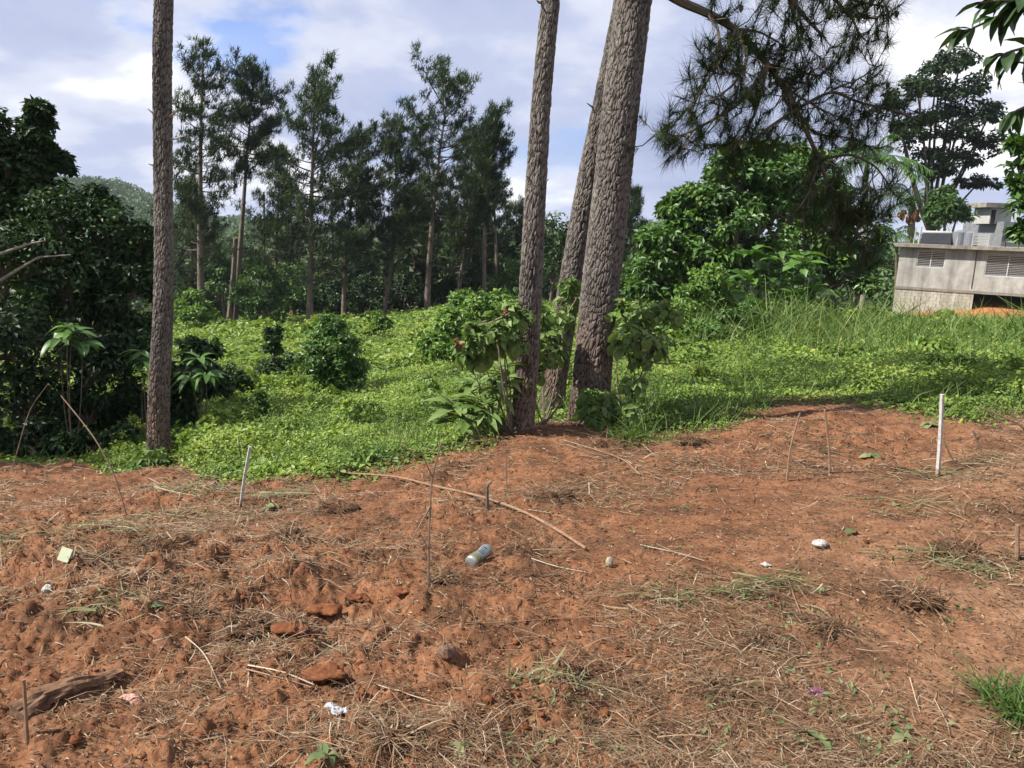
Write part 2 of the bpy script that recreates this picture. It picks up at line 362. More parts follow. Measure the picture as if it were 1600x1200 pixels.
M = {}
def make_ground_mat():
    mt, t, p, out = new_mat('red_earth')
    g = N(t, 'ShaderNodeNewGeometry'); pos = g.outputs['Position']
    n1 = noise(t, 0.9, 5, 0.6, pos); n2 = noise(t, 7, 6, 0.65, pos); n3 = noise(t, 60, 5, 0.7, pos); n4 = noise(t, 2.3, 4, 0.6, pos)
    earth = ramp(t, n2.outputs[0], [(0.25, (0.076, 0.031, 0.015)), (0.5, (0.165, 0.075, 0.037)), (0.75, (0.232, 0.113, 0.060))]).outputs[0]
    tan = ramp(t, n2.outputs[0], [(0.25, (0.105, 0.056, 0.031)), (0.5, (0.195, 0.108, 0.061)), (0.8, (0.285, 0.175, 0.108))]).outputs[0]
    # the dry, paler earth lies to the right and close by
    sx = N(t, 'ShaderNodeSeparateXYZ'); t.links.new(pos, sx.inputs[0])
    mm = N(t, 'ShaderNodeMath', operation='MULTIPLY_ADD'); t.links.new(sx.outputs[1], mm.inputs[0]); mm.inputs[1].default_value = -0.33; mm.inputs[2].default_value = 0.64
    ma = N(t, 'ShaderNodeMath', operation='MULTIPLY_ADD'); t.links.new(sx.outputs[0], ma.inputs[0]); ma.inputs[1].default_value = 0.44; t.links.new(mm.outputs[0], ma.inputs[2])
    mb = N(t, 'ShaderNodeMath', operation='ADD', use_clamp=True); t.links.new(ma.outputs[0], mb.inputs[0])
    n1r = ramp(t, n1.outputs[0], [(0.45, (0, 0, 0)), (0.7, (0.55, 0.55, 0.55))]).outputs[0]; t.links.new(n1r, mb.inputs[1])
    c = mixc(t, mb.outputs[0], earth, tan)
    hum = ramp(t, n4.outputs[0], [(0.48, (0, 0, 0)), (0.64, (0.8, 0.8, 0.8))]).outputs[0]
    c = mixc(t, hum, c, (0.060, 0.031, 0.017))
    grain = ramp(t, n3.outputs[0], [(0.3, (0.50, 0.48, 0.46)), (0.7, (1.35, 1.35, 1.35))]).outputs[0]
    c = mixc(t, 1.0, c, grain, 'MULTIPLY')
    under = ramp(t, n2.outputs[0], [(0.3, (0.025, 0.032, 0.010)), (0.7, (0.055, 0.068, 0.018))]).outputs[0]
    c = mixc(t, attr(t, 'veg'), c, under)
    t.links.new(c, p.inputs['Base Color']); p.inputs['Roughness'].default_value = 0.95; p.inputs['Specular IOR Level'].default_value = 0.15
    bump(t, p, n3.outputs[0], 0.012, 0.7)
    return mt
M['earth'] = make_ground_mat()
M['sod'] = plain('root_matted_sod', (0.070, 0.038, 0.022), 0.95, 0.5, 40, bmp=0.02, spec=0.1)
M['clod'] = plain('earth_clod', (0.130, 0.050, 0.023), 0.95, 0.5, 30, bmp=0.01, spec=0.1)
def bark_mat(name, ridge, red, fiss, zmix=1.3, sc=1.0):
    mt, t, p, out = new_mat(name)
    h = attr(t, 'rnd'); n = noise(t, 18 * sc, 5, 0.65, sc=(1, 1, 0.25)); n2 = noise(t, 1.6, 3, 0.5); fine = noise(t, 90 * sc, 4, 0.7, sc=(1, 1, 0.35))
    up = ramp(t, n.outputs[0], [(0.3, tuple(v * .72 for v in ridge)), (0.7, tuple(v * 1.3 for v in ridge))]).outputs[0]
    low = ramp(t, n.outputs[0], [(0.3, tuple(v * .7 for v in red)), (0.7, tuple(v * 1.3 for v in red))]).outputs[0]
    tcx = N(t, 'ShaderNodeTexCoord'); sx = N(t, 'ShaderNodeSeparateXYZ'); t.links.new(tcx.outputs['Object'], sx.inputs[0])
    ma = N(t, 'ShaderNodeMath', operation='MULTIPLY_ADD'); t.links.new(sx.outputs[2], ma.inputs[0]); ma.inputs[1].default_value = 1 / zmix; ma.inputs[2].default_value = -0.55
    ad = N(t, 'ShaderNodeMath', operation='ADD', use_clamp=True); t.links.new(ma.outputs[0], ad.inputs[0]); t.links.new(n2.outputs[0], ad.inputs[1])
    c = mixc(t, ad.outputs[0], low, up)
    fm = ramp(t, h, [(0.05, (0, 0, 0)), (0.45, (1, 1, 1))]).outputs[0]
    c = mixc(t, fm, fiss, c)
    n3 = noise(t, 3.5, 4, 0.6, sc=(1, 1, 0.3)); c = mixc(t, 1.0, c, ramp(t, n3.outputs[0], [(0.3, (0.62, 0.60, 0.60)), (0.7, (1.25, 1.25, 1.22))]).outputs[0], 'MULTIPLY')
    n5 = noise(t, 7, 5, 0.7); c = mixc(t, ramp(t, n5.outputs[0], [(0.60, (0, 0, 0)), (0.68, (.55, .55, .55))]).outputs[0], c, (0.20, 0.20, 0.175))
    t.links.new(c, p.inputs['Base Color']); p.inputs['Roughness'].default_value = 0.9; p.inputs['Specular IOR Level'].default_value = 0.2
    bump(t, p, fine.outputs[0], 0.006, 0.6)
    return mt
M['bark'] = bark_mat('pine_bark', (0.142, 0.127, 0.115), (0.132, 0.092, 0.070), (0.034, 0.029, 0.026))
M['far_bark'] = plain('pale_pine_bark', (0.125, 0.098, 0.078), 0.9, 0.4, 3.0)
M['wood'] = plain('twig_bark', (0.11, 0.085, 0.06), 0.9, 0.35, 12)
M['darkwood'] = plain('dark_bark', (0.05, 0.04, 0.03), 0.9, 0.3, 8)
M['palewood'] = plain('pale_twig_bark', (0.24, 0.21, 0.16), 0.9, 0.35, 12)
M['pine'] = leaf_mat('pine_needles', [(0, (0.0127, 0.0272, 0.0102)), (0.5, (0.0288, 0.0530, 0.0173)), (0.85, (0.0490, 0.0782, 0.0230)), (1, (0.0749, 0.0782, 0.0320))], 0.15, 0.5, 0.35)
M['pine_far'] = leaf_mat('far_pine_needles', [(0, (0.0156, 0.0324, 0.0143)), (0.5, (0.0326, 0.0598, 0.0207)), (1, (0.0661, 0.1024, 0.0285))], 0.18, 0.55, 0.3)
M['dark_leaf'] = leaf_mat('dark_broad_leaves', [(0, (0.0104, 0.0244, 0.0081)), (0.5, (0.0244, 0.0521, 0.0146)), (1, (0.0521, 0.1042, 0.0257))], 0.25, 0.5, 0.3)
M['mid_leaf'] = leaf_mat('green_broad_leaves', [(0, (0.0293, 0.0636, 0.0137)), (0.5, (0.0606, 0.1320, 0.0254)), (0.9, (0.1075, 0.2053, 0.0391)), (1, (0.1955, 0.2346, 0.0489))], 0.28, 0.45, 0.4)
M['lime_leaf'] = leaf_mat('light_green_leaves', [(0, (0.0560, 0.1070, 0.0204)), (0.5, (0.1070, 0.1990, 0.0337)), (1, (0.1938, 0.2958, 0.0612))], 0.30, 0.5, 0.35)
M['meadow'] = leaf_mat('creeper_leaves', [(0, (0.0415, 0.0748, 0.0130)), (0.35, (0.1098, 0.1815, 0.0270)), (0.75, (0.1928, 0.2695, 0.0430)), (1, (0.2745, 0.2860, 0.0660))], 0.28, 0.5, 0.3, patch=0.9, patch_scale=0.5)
M['grass'] = leaf_mat('tall_grass_blades', [(0, (0.0382, 0.0788, 0.0140)), (0.5, (0.0829, 0.1496, 0.0287)), (0.85, (0.1466, 0.1969, 0.0542)), (1, (0.2167, 0.2205, 0.0829))], 0.25, 0.55, 0.3, patch=0.4, patch_scale=0.35)
M['forest'] = leaf_mat('forest_leaves', [(0, (0.0214, 0.0465, 0.0165)), (0.5, (0.0486, 0.0950, 0.0289)), (1, (0.0923, 0.1550, 0.0465))], 0.15, 0.6, 0.25, patch=0.5, patch_scale=0.05)
M['big_leaf'] = leaf_mat('large_glossy_leaf', [(0, (0.0611, 0.1167, 0.0256)), (0.5, (0.1091, 0.1794, 0.0427)), (1, (0.2093, 0.2691, 0.1111))], 0.28, 0.55, 0.25)
M['straw'] = leaf_mat('dry_straw', [(0, (0.0527, 0.0298, 0.0161)), (0.35, (0.1240, 0.0744, 0.0403)), (0.7, (0.2232, 0.1550, 0.0930)), (1, (0.3720, 0.3162, 0.2356))], 0.05, 0.7, 0.2)
M['cane'] = leaf_mat('cut_green_blades', [(0, (0.0490, 0.0630, 0.0210)), (0.5, (0.1190, 0.1260, 0.0490)), (1, (0.2520, 0.2240, 0.1260))], 0.15, 0.5, 0.35)
M['wilted'] = leaf_mat('wilted_leaf', [(0, (0.06, 0.10, 0.035)), (0.5, (0.11, 0.15, 0.06)), (1, (0.20, 0.20, 0.10))], 0.2, 0.55, 0.25)
M['red_flower'] = plain('red_seed_head', (0.10, 0.022, 0.014), 0.7, 0.3, 40)
M['stake'] = plain('white_painted_stake', (0.38, 0.365, 0.34), 0.7, 0.35, 25, bmp=0.002)
def stake_mat():
    mt, t, p, out = new_mat('muddy_white_stake'); n = noise(t, 30, 5, .65); n2 = noise(t, 9, 4, .6); tcx = N(t, 'ShaderNodeTexCoord'); sx = N(t, 'ShaderNodeSeparateXYZ'); t.links.new(tcx.outputs['Object'], sx.inputs[0])
    c = ramp(t, n.outputs[0], [(0.32, (0.20, 0.15, 0.11)), (0.42, (0.34, 0.32, 0.30)), (0.7, (0.44, 0.43, 0.41))]).outputs[0]
    ma = N(t, 'ShaderNodeMath', operation='MULTIPLY_ADD'); t.links.new(sx.outputs[2], ma.inputs[0]); ma.inputs[1].default_value = -4.0; t.links.new(n2.outputs[0], ma.inputs[2])
    f = ramp(t, ma.outputs[0], [(0.22, (0, 0, 0)), (0.42, (1, 1, 1))]).outputs[0]; c = mixc(t, f, c, (0.15, 0.07, 0.035))
    t.links.new(c, p.inputs['Base Color']); p.inputs['Roughness'].default_value = .75; bump(t, p, n.outputs[0], .003, .5); return mt
M['stake'] = stake_mat()
M['stick'] = plain('peeled_stick', (0.19, 0.118, 0.072), 0.85, 0.3, 30, bmp=0.002)
M['fruit'] = plain('rusty_fruit', (0.20, 0.10, 0.05), .9, .4, 6)
M['bleached'] = plain('bleached_stalk', (0.30, 0.255, 0.19), .8, .25, 30)
M['greystick'] = plain('weathered_stick', (0.17, 0.12, 0.08), 0.9, 0.35, 25, bmp=0.002)
M['white'] = plain('white_litter', (0.29, 0.28, 0.26), 0.7, 0.12, 20)
M['shade_and_black'] = plain('interior_shade_and_black', (0.02, 0.02, 0.02), 0.9, 0.2, 4)  # near-black: shade painted in for interiors, also the dark satellite dish

# ------------------------------------------------------------------ ground
def build_ground():
    fine = np.linspace(-R_(40), R_(40), 490)
    rest = np.linspace(R_(40), R_(320), 90)[1:-1]
    th = np.concatenate([fine, rest]); nth = len(th)
    rr = [0.5]
    while rr[-1] < 1200:
        r = rr[-1]; rr.append(r * (1.03 if r < 1.5 else 1.0055 if r < 10 else 1.012 if r < 24 else 1.05))
    rr = np.array(rr); nr = len(rr)
    Rg, T = np.meshgrid(rr, th, indexing='ij'); x = (Rg * np.sin(T)).ravel(); y = (Rg * np.cos(T)).ravel()
    z = gz(x, y); v = veg(x, y)
    V = np.vstack([np.stack([x, y, z], 1), [[0, 0, 0.0]]])
    i = np.arange(nr - 1)[:, None] * nth; j = np.arange(nth)[None, :]; j2 = (j + 1) % nth
    f4 = np.stack([i + j, i + nth + j, i + nth + j2, i + j2], -1).reshape(-1, 4)
    c = nr * nth; f3 = np.stack([np.full(nth, c), np.arange(nth), (np.arange(nth) + 1) % nth], 1)
    # vegetated cover includes the wood floor; scars of bare earth under the house stay bare
    me = mesh_np('ground', V, [f4, f3], None, True, {'veg': np.append(v * GREEN(x, y), 0)})
    o = bpy.data.objects.new('ground', me); COL.objects.link(o); me.materials.append(M['earth']); o['kind'] = 'structure'
    return o
_scar = [(*at(1565, 500, 43)[:2], 2.6, 2.6), (*at(1500, 500, 45)[:2], 1.4, 1.6)]
def GREEN(x, y):
    s = np.ones(len(x))
    for a, b, c, d in _scar: s = s * (1 - smooth(1.3, 0.6, np.hypot((x - a) / c, (y - b) / d)))
    return s
build_ground()

# ------------------------------------------------------------------ far hills with their wood
def leaf_dome(mb, c, r, n, rng, size, squash=0.8, rn=0.5, low=-0.25):
    d = rnddir(n, rng); d[:, 2] = np.where(d[:, 2] < low, -d[:, 2], d[:, 2])
    lum = 1 + 0.25 * vnoise(d[:, 0] * 3 + c[0], d[:, 1] * 3 + d[:, 2] * 3 + c[1], 3)
    P = c + d * r * (lum * rng.uniform(.72, 1.02, n))[:, None] * np.array([1, 1, squash])
    nn = unit(d + 0.6 * rnddir(n, rng)); dd = unit(np.cross(nn, rnddir(n, rng)))
    mb.leaves(P, dd, nn, size * rng.uniform(.7, 1.3, n), size * .8, np.clip(rn + rng.normal(0, .16, n), 0, 1))
RIDGE = [(-900, 300), (-500, 292), (-200, 290), (0, 286), (70, 287), (120, 284), (190, 292), (235, 312), (300, 336), (360, 345), (430, 350), (600, 352), (850, 352), (1000, 350), (1300, 366), (1700, 384), (2400, 405)]
def build_hill():
    rng = np.random.default_rng(5); xs = np.linspace(-900, 2400, 140)
    ys = np.interp(xs, [a for a, b in RIDGE], [b for a, b in RIDGE]) + 8
    top = np.array([at(a, b, 420) for a, b in zip(xs, ys)])
    rows = []
    for k, t in enumerate(np.linspace(0, 1, 22)):
        s = math.sin(t * math.pi / 2); p = top.copy(); p[:, 1] = 250 + 170 * t; p[:, 0] = top[:, 0] * (0.62 + .38 * t)
        p[:, 2] = -12 + (top[:, 2] + 12) * s + 2.0 * fbm(p[:, 0] * .02, p[:, 1] * .02, 3, 3) * (1 - t); rows.append(p)
    for dy, f in ((60, .6), (130, -0.2), (200, -1)):
        p = top.copy(); p[:, 1] += dy; p[:, 2] = np.where(f > 0, top[:, 2] * f, -14); rows.append(p)
    V = np.array(rows); a, b = V.shape[:2]; i = np.arange(a - 1)[:, None] * b; j = np.arange(b - 1)[None, :]
    f4 = np.stack([i + j, i + j + 1, i + b + j + 1, i + b + j], -1).reshape(-1, 4)
    me = mesh_np('hills', V.reshape(-1, 3), [f4], np.zeros(a * b) + .3, True); o = bpy.data.objects.new('hills', me); COL.objects.link(o); me.materials.append(M['forest']); o['kind'] = 'structure'
    mb = MB()
    for _ in range(1100):
        u = rng.uniform(-150, 1050) if rng.random() < .35 else rng.uniform(-60, 480); t = rng.uniform(0.12, 1.0) ** 0.8
        k = (u + 900) / 3300 * (b - 1); k0 = int(k); r0 = t * 21; r1 = int(r0); w = k - k0; q = r0 - r1
        r2 = min(r1 + 1, 21)
        p = (V[r1, k0] * (1 - w) + V[r1, k0 + 1] * w) * (1 - q) + (V[r2, k0] * (1 - w) + V[r2, k0 + 1] * w) * q
        r = rng.uniform(2.2, 4.6); leaf_dome(mb, p + [0, 0, r * .55], r, 46, rng, r * .36, rng.uniform(.7, 1.15), rng.uniform(.15, .85))
    o = mb.build('hillside_forest', M['forest']); tag(o, 'distant wooded hillside behind the pines', 'forest', kind='stuff')
build_hill()
def build_valley_wood():
    rng = np.random.default_rng(8); mb = MB(); wood = MB()
    for _ in range(330):
        px = rng.uniform(-350, 1500); Y = 58 + 150 * rng.random() ** 1.5
        x = (px - 800) / F * Y; z = gz1(x, Y)
        top = 410 if px < 560 else 380 if px < 900 else 400
        h = np.clip(1.6 - (top + rng.uniform(-25, 40) - 345) / F * Y - z, 3.0, 12); r = rng.uniform(1.6, 3.0) * (0.8 + Y / 150)
        rn = rng.uniform(.05, .75)
        for q in range(5):
            c = np.array([x, Y, z + h - r * .8]) + rng.normal(0, r * .5, 3) * [1, 1, .8]; leaf_dome(mb, c, r * rng.uniform(.45, .75), 52, rng, .32 + Y * .003, .85, rn, -0.7)
        leaf_dome(mb, np.array([x, Y, z + h * .35]), r * 1.0, 80, rng, .35 + Y * .003, h * .35 / r, rn * .8, -1)
        wood.tube([[x, Y, z - .3], [x, Y, z + h * .7]], [.18, .1], 5)
    o = mb.build('valley_woodland', M['forest']); tag(o, 'dark mass of woodland in the valley behind the pines', 'forest', kind='stuff')
    w = wood.build('trunk', M['far_bark'], o); w['kind'] = 'stuff'
build_valley_wood()

# ------------------------------------------------------------------ pines
def curve_pts(a, b, bow, n=8):
    t = np.linspace(0, 1, n)[:, None]; return a + (b - a) * t + np.asarray(bow) * (4 * t * (1 - t))
def pine_crown(rng, trunk, H, c0, R, nb, ntuft, nneed, nl, nw, droop=0.0, asym=None, top_narrow=0.12):
    """limbs and needle tufts of a pine; trunk(t) gives the stem's point at height fraction t"""
    wood, leaf = MB(), MB(); P = []; D = []; S = []
    for i in range(nb):
        t = c0 + (1 - c0) * ((i + rng.random()) / nb) ** 0.95; u = (t - c0) / (1 - c0)
        az = i * 2.399 + rng.normal(0, .5)
        ln = R * (0.55 + .45 * smooth(0, .3, u)) * (top_narrow + (1 - top_narrow) * (1 - u) ** 0.75) * rng.uniform(.55, 1.15)
        ln *= 0.78 + 1.2 * max(-.5, float(vnoise(az * .9, t * 7, 91)))
        if asym is not None: ln *= 1 + asym[1] * math.cos(az - asym[0])
        el = -0.15 + 0.95 * u + rng.normal(0, .15) - droop
        d = np.array([math.cos(az) * math.cos(el), math.sin(az) * math.cos(el), math.sin(el)]); a = trunk(t)
        n = 6; tt = np.linspace(0, 1, n)[:, None]; pts_ = a + d * ln * tt + np.array([0, 0, 1.0]) * ln * (.30 * tt ** 2 - 0.10 * tt)
        wood.tube(pts_, np.linspace(max(.012 * ln, .012) + .012, .008, n), 4, cap=False)
        k = max(2, int(ntuft * ln / R + rng.random()))
        s = rng.uniform(.28, 1.0, k) ** .8; base = a + d * ln * s[:, None] + np.array([0, 0, 1.0]) * ln * (.30 * s ** 2 - .10 * s)[:, None]
        side = unit(rng.normal(size=(k, 3)) * [1, 1, .6] + d * .7 + [0, 0, .35]); sl = rng.uniform(.15, .42, k)[:, None] * min(1.0, ln) * 1.2
        tips = base + side * sl; tips[0] = pts_[-1]
        for q in range(k):
            if sl[q] > .25 and q % 2: wood.tube([base[q], tips[q]], [.010, .006], 3, cap=False)
        P.append(tips); D.append(unit(side + [0, 0, .5])); S.append(np.full(k, rng.uniform(.2, .8)))
    P = np.concatenate(P); D = np.concatenate(D); S = np.concatenate(S); n = len(P)
    PP = np.repeat(P, nneed, 0) + rng.normal(0, nl * .18, (n * nneed, 3)); DD = unit(np.repeat(D, nneed, 0) * .75 + rnddir(n * nneed, rng))
    rn = np.clip(np.repeat(S, nneed) + rng.normal(0, .18, n * nneed), 0, 1)
    leaf.needles(PP, DD, nl * rng.uniform(.75, 1.2, n * nneed), nw, rn)
    return wood, leaf

def far_pine(bx, by, tx, ty, Y, c0, wpx, label, seed, dens=1.0, low=None, width=0.20):
    """a whole pine across the meadow: base and tip given as bearings, Y its distance"""
    rng = np.random.default_rng(seed); b = at(bx, by, Y); b[2] = gz1(b[0], b[1]); tip = at(tx, ty, Y); H = tip[2] - b[2]
    bow = np.array([rng.normal(0, .25), rng.normal(0, .2), 0])
    trunk = lambda t: b + (tip - b) * t + bow * 4 * t * (1 - t)
    root = thing('pine_tree', label, 'pine tree', b, 'pines standing across the meadow')
    tb = MB(); ts = np.linspace(-.02, 1, 22); pp = np.array([trunk(t) for t in ts]); rad = width * (1.05 - .9 * np.clip(ts, 0, 1)) + .03 * np.exp(-np.clip(ts, 0, 1) * 40)
    tb.tube(pp, rad, 8, rnd=.7)
    R = wpx / F * Y * 1.6
    wood, leaf = pine_crown(rng, trunk, H, c0, R, int((62 + 26 * rng.random()) * dens), 40, 15, .36, .052, top_narrow=rng.uniform(.1, .45))
    if low:
        w2, l2 = pine_crown(rng, lambda t: trunk(low + (c0 - low + .1) * t), H, 0.0, R * .75, int(18 * dens), 22, 14, .36, .05, droop=.2)
        wood.add(np.concatenate(w2.V), f4=np.concatenate(w2.F4)); leaf.add(np.concatenate(l2.V), f3=np.concatenate(l2.F3), rnd=np.concatenate(l2.R) * .8)
    # a few bare dead snags below the crown
    for _ in range(5):
        t = rng.uniform(c0 * .6, c0); az = rng.uniform(0, 6.28); ln = rng.uniform(.3, .9) * R; a = trunk(t)
        tb.tube([a, a + np.array([math.cos(az), math.sin(az), .2]) * ln], [.02, .008], 3)
    tb.build('trunk', M['far_bark'], root, smoothed=True); wood.build('limbs', M['wood'], root); leaf.build('crown', M['pine_far'], root)
FP = [(316, 516, 318, 55, 44, .38, 58, 'tallest pine at the far end of the meadow, first past the single near trunk', .22, .22),
      (366, 504, 396, 97, 47, .60, 44, 'slender bare-stemmed pine leaning right with a compact crown on top', None, .19),
      (484, 512, 492, 110, 44, .30, 72, 'broad dense pine with a dark full crown in the middle of the far row', .15, .20),
      (434, 490, 440, 232, 56, .25, 50, 'lower pine tucked beside the broad dense pine, its stem half hidden', None, .18),
      (537, 500, 566, 190, 50, .40, 40, 'thin open pine just right of the broad dense pine', .25, .16),
      (598, 492, 616, 185, 50, .45, 48, 'flat-topped thin pine with sparse crown in the far row', .30, .16),
      (667, 496, 702, 119, 48, .45, 64, 'tall leaning pine with wide plumed crown left of the twin trunks', .25, .21),
      (642, 498, 660, 300, 57, .30, 46, 'short dark pine filling in behind the tall leaning pine', None, .2),
      (710, 482, 738, 195, 55, .35, 44, 'pine half hidden between the plumed pine and the narrow spire', .2, .17),
      (758, 480, 779, 160, 52, .45, 32, 'narrow spire-shaped pine nearest the twin near trunks', None, .17),
      (735, 484, 742, 270, 60, .25, 40, 'low thin pine behind the narrow spire-shaped pine', None, .15),
      (806, 460, 806, 312, 62, .15, 36, 'small pine just left of the slimmer near trunk', None, .15),
      (585, 488, 570, 262, 62, .2, 44, 'dim pine far back between two thin open pines', None, .15),
      (300, 505, 296, 262, 52, .2, 44, 'bushy low pine behind the tallest pine', None, .16),
      (990, 470, 987, 284, 60, .15, 30, 'pine tip showing just past the thickest near trunk', None, .16),
      (1068, 470, 1064, 283, 45, .25, 22, 'thin pine tip rising above the dense green thicket', None, .13)]
for i, (bx, by, tx, ty, Y, c0, w, lab, low, wd) in enumerate(FP): far_pine(bx, by, tx, ty + 20, Y, c0, w, lab, 300 + i, 1.0, low, wd)
# broken dead stem beside the leaning slender pine
b = at(357, 506, 46); b[2] = gz1(b[0], b[1]); t_ = at(368, 372, 46)
tag(MB().tube(curve_pts(b, t_, (.05, 0, 0), 6), np.linspace(.2, .13, 6), 7).build('dead_tree', M['far_bark'], loc=b), 'broken dead stem beside the slender leaning pine', 'dead tree')
for i, (x0, y0, x1, y1, lab) in enumerate([(560, 470, 562, 250, 'bare thin trunk right of the thin open pine'), (622, 488, 632, 300, 'bare thin trunk left of the short dark pine'), (690, 482, 712, 300, 'dark leaning bare trunk under the plumed pine'),
                                           (520, 480, 518, 330, 'bare trunk seen past the vine-covered bush top'), (408, 470, 412, 300, 'thin bare trunk right of the slender leaning pine'), (455, 480, 452, 290, 'thin bare trunk left of the broad dense pine'), (605, 478, 600, 330, 'thin pale trunk right of the flat-topped pine'), (725, 470, 728, 300, 'thin bare trunk left of the narrow spire'), (775, 466, 772, 320, 'thin bare trunk right of the narrow spire'), (650, 472, 652, 320, 'thin trunk in the shade behind the short dark pine')]):
    b = at(x0, y0, 58); b[2] = gz1(b[0], b[1]); t_ = at(x1, y1, 58)
    tag(MB().tube(curve_pts(b, t_, (.1, 0, 0), 6), np.linspace(.15, .08, 6), 6).build('dead_pine', M['far_bark'], loc=b), lab, 'dead tree', 'bare trunks in the far row')

def near_trunk(root, spine, rad, rows, cols, seed, plate=(0.026, 0.085), depth=0.009):
    """furrowed pine bark: elongated plates stand proud of dark fissures"""
    s = np.linspace(0, 1, rows); pp = spine(s); R = rad(s); ln = np.concatenate([[0], np.cumsum(np.linalg.norm(np.diff(pp, axis=0), axis=1))])
    th = np.arange(cols) / cols * 2 * math.pi; S, T = np.meshgrid(ln, th, indexing='ij'); R0 = float(R[rows // 4])
    per = max(6, int(2 * math.pi * R0 / plate[0]))
    wob = 1.1 * vnoise(np.cos(T) * 3, S * 6 + np.sin(T) * 3, seed) + .5 * vnoise(np.cos(T) * 8, S * 17 + np.sin(T) * 8, seed + 2)
    f1, f2, cid = worley(T / (2 * math.pi) * per + wob, S / plate[1] + .9 * wob, seed, per)
    per2 = max(4, per * 2 // 5); g1, g2, _c = worley(T / (2 * math.pi) * per2 + wob * .7, S / (plate[1] * 3.1) + .6 * wob, seed + 40, per2); big = smooth(0.0, 0.16, g2 - g1)
    h = smooth(0.02, 0.34, f2 - f1) * (.35 + .65 * big); fine = vnoise(np.cos(T) * 14, S * 22 + np.sin(T) * 14, seed + 3)
    disp = depth * (h * (.6 + .6 * cid) + .5 * big - .9 + .25 * fine) + .02 * vnoise(np.cos(T) * 1.2, S * .9 + np.sin(T), seed + 7)
    t = unit(np.gradient(pp, axis=0)); a = unit(np.cross(t, [0.1, 1, 0])); b_ = np.cross(t, a)
    rr = R[:, None] + disp
    V = pp[:, None] + rr[..., None] * (np.cos(T)[..., None] * a[:, None] + np.sin(T)[..., None] * b_[:, None])
    i = np.arange(rows - 1)[:, None] * cols; j = np.arange(cols)[None]; j2 = (j + 1) % cols
    f4 = np.stack([i + j, i + j2, i + cols + j2, i + cols + j], -1).reshape(-1, 4)
    mb = MB().add(V.reshape(-1, 3), f4=f4, rnd=np.clip(h * (.5 + .5 * cid) + .12 * fine, 0, 1).ravel())
    return mb.build('trunk', M['bark'], root, smoothed=False)
def near_pine(label, path, Y, wpx, seed, H, crown=True, cols=100, rows=460):
    """path: bearings (px, py) up the stem; wpx: apparent widths at the bottom and at the top of the frame"""
    P = np.array([at(a, b, Y) for a, b in path]); P[0, 2] = min(P[0, 2], gz1(P[0, 0], P[0, 1])); base = P[0].copy(); base[2] = gz1(P[0, 0], P[0, 1])
    k = np.linspace(0, 1, len(P)); d = P[-1] - P[-2]; d = d / d[2]
    P = np.vstack([P[0] - [0, 0, .15], P, P[-1] + d * .6]); z = P[:, 2]
    zt = P[-1, 2]
    def spine(s):
        zz = z[0] + (zt - z[0]) * s; return np.stack([np.interp(zz, z, P[:, 0]), np.interp(zz, z, P[:, 1]), zz], 1)
    r0, r1 = wpx[0] / F * Y / 2, wpx[1] / F * Y / 2
    rad = lambda s: (r0 + (r1 - r0) * np.clip(s * 1.1, 0, 1)) * (1 + .2 * np.exp(-s * 22))
    def sp(s):     # smooth the polyline
        n = len(s); q = spine(s); ker = np.ones(61) / 61; pad = np.vstack([q[:1] + (q[:1] - q[30:0:-1]), q, q[-1:] + (q[-1:] - q[-2:-32:-1])])
        return np.stack([np.convolve(pad[:, c], ker, 'valid') for c in range(3)], 1) if n > 100 else q
    root = thing('tall_pine_tree', label, 'pine tree', base, 'tall near pines')
    near_trunk(root, sp, rad, rows, cols, seed)
    end = spine(np.array([1.0]))[0]
    up = MB(); top = base + np.array([d[0] * H * .6, d[1] * H * .6, H]); n = 16; q = np.linspace(0, 1, n)[:, None]; pp = (end - [0, 0, .25]) + (top - end + [0, 0, .25]) * q
    up.tube(pp, np.linspace(rad(np.array([1.0]))[0] * .985, .03, n), 20, rnd=.7); up.build('upper_stem', M['bark'], root, smoothed=True)
    if crown:
        rng = np.random.default_rng(seed); L = lambda t: end + (top - end) * t
        w, l = pine_crown(rng, L, H, .28, 2.6, 46, 20, 16, .26, .03); w.build('limbs', M['wood'], root); l.build('crown', M['pine'], root)
    return root, spine
pineA, spA = near_pine('single straight near pine trunk at the dark edge of the meadow, leaves at its foot', [(249, 708), (247, 640), (253, 520), (257, 400), (254, 250), (252, 130), (256, 0), (258, -120)], 8.4, (33, 22), 41, 13.5)
pineB, spB = near_pine('slimmer of the near trunks in the middle, standing left of the two that lean together', [(816, 668), (822, 600), (828, 470), (838, 300), (847, 150), (861, 0), (872, -120)], 6.75, (36, 25), 42, 14)
pineC, spC = near_pine('leaning pine trunk mostly hidden behind the thickest near trunk', [(860, 640), (878, 520), (893, 430), (915, 300), (937, 200), (966, 60), (990, -60)], 8.2, (36, 32), 43, 15)
pineD, spD = near_pine('thickest near pine trunk, leaning right with a long needled limb at the top', [(917, 660), (925, 600), (936, 470), (953, 320), (970, 170), (991, 0), (1008, -120)], 7.4, (62, 49), 44, 16, cols=136)
# stubs of dead limbs on the near stems
for root, Y, segs in ((pineA, 8.38, [((252, 185), (231, 170)), ((264, 183), (278, 170)), ((252, 260), (232, 256)), ((262, 218), (290, 212))]), (pineB, 6.75, [((832, 277), (822, 275)), ((848, 282), (857, 280)), ((846, 3), (838, 0))]), (pineC, 8.2, [((934, 170), (917, 161)), ((942, 138), (936, 136))])):
    for a, c in segs:
        p, q = at(*a, Y), at(*c, Y - .1); MB().tube([p, (p + q) / 2 + [0, 0, -.01], q], [.016, .011, .004], 5).build('limb_stub', M['palewood'], root)
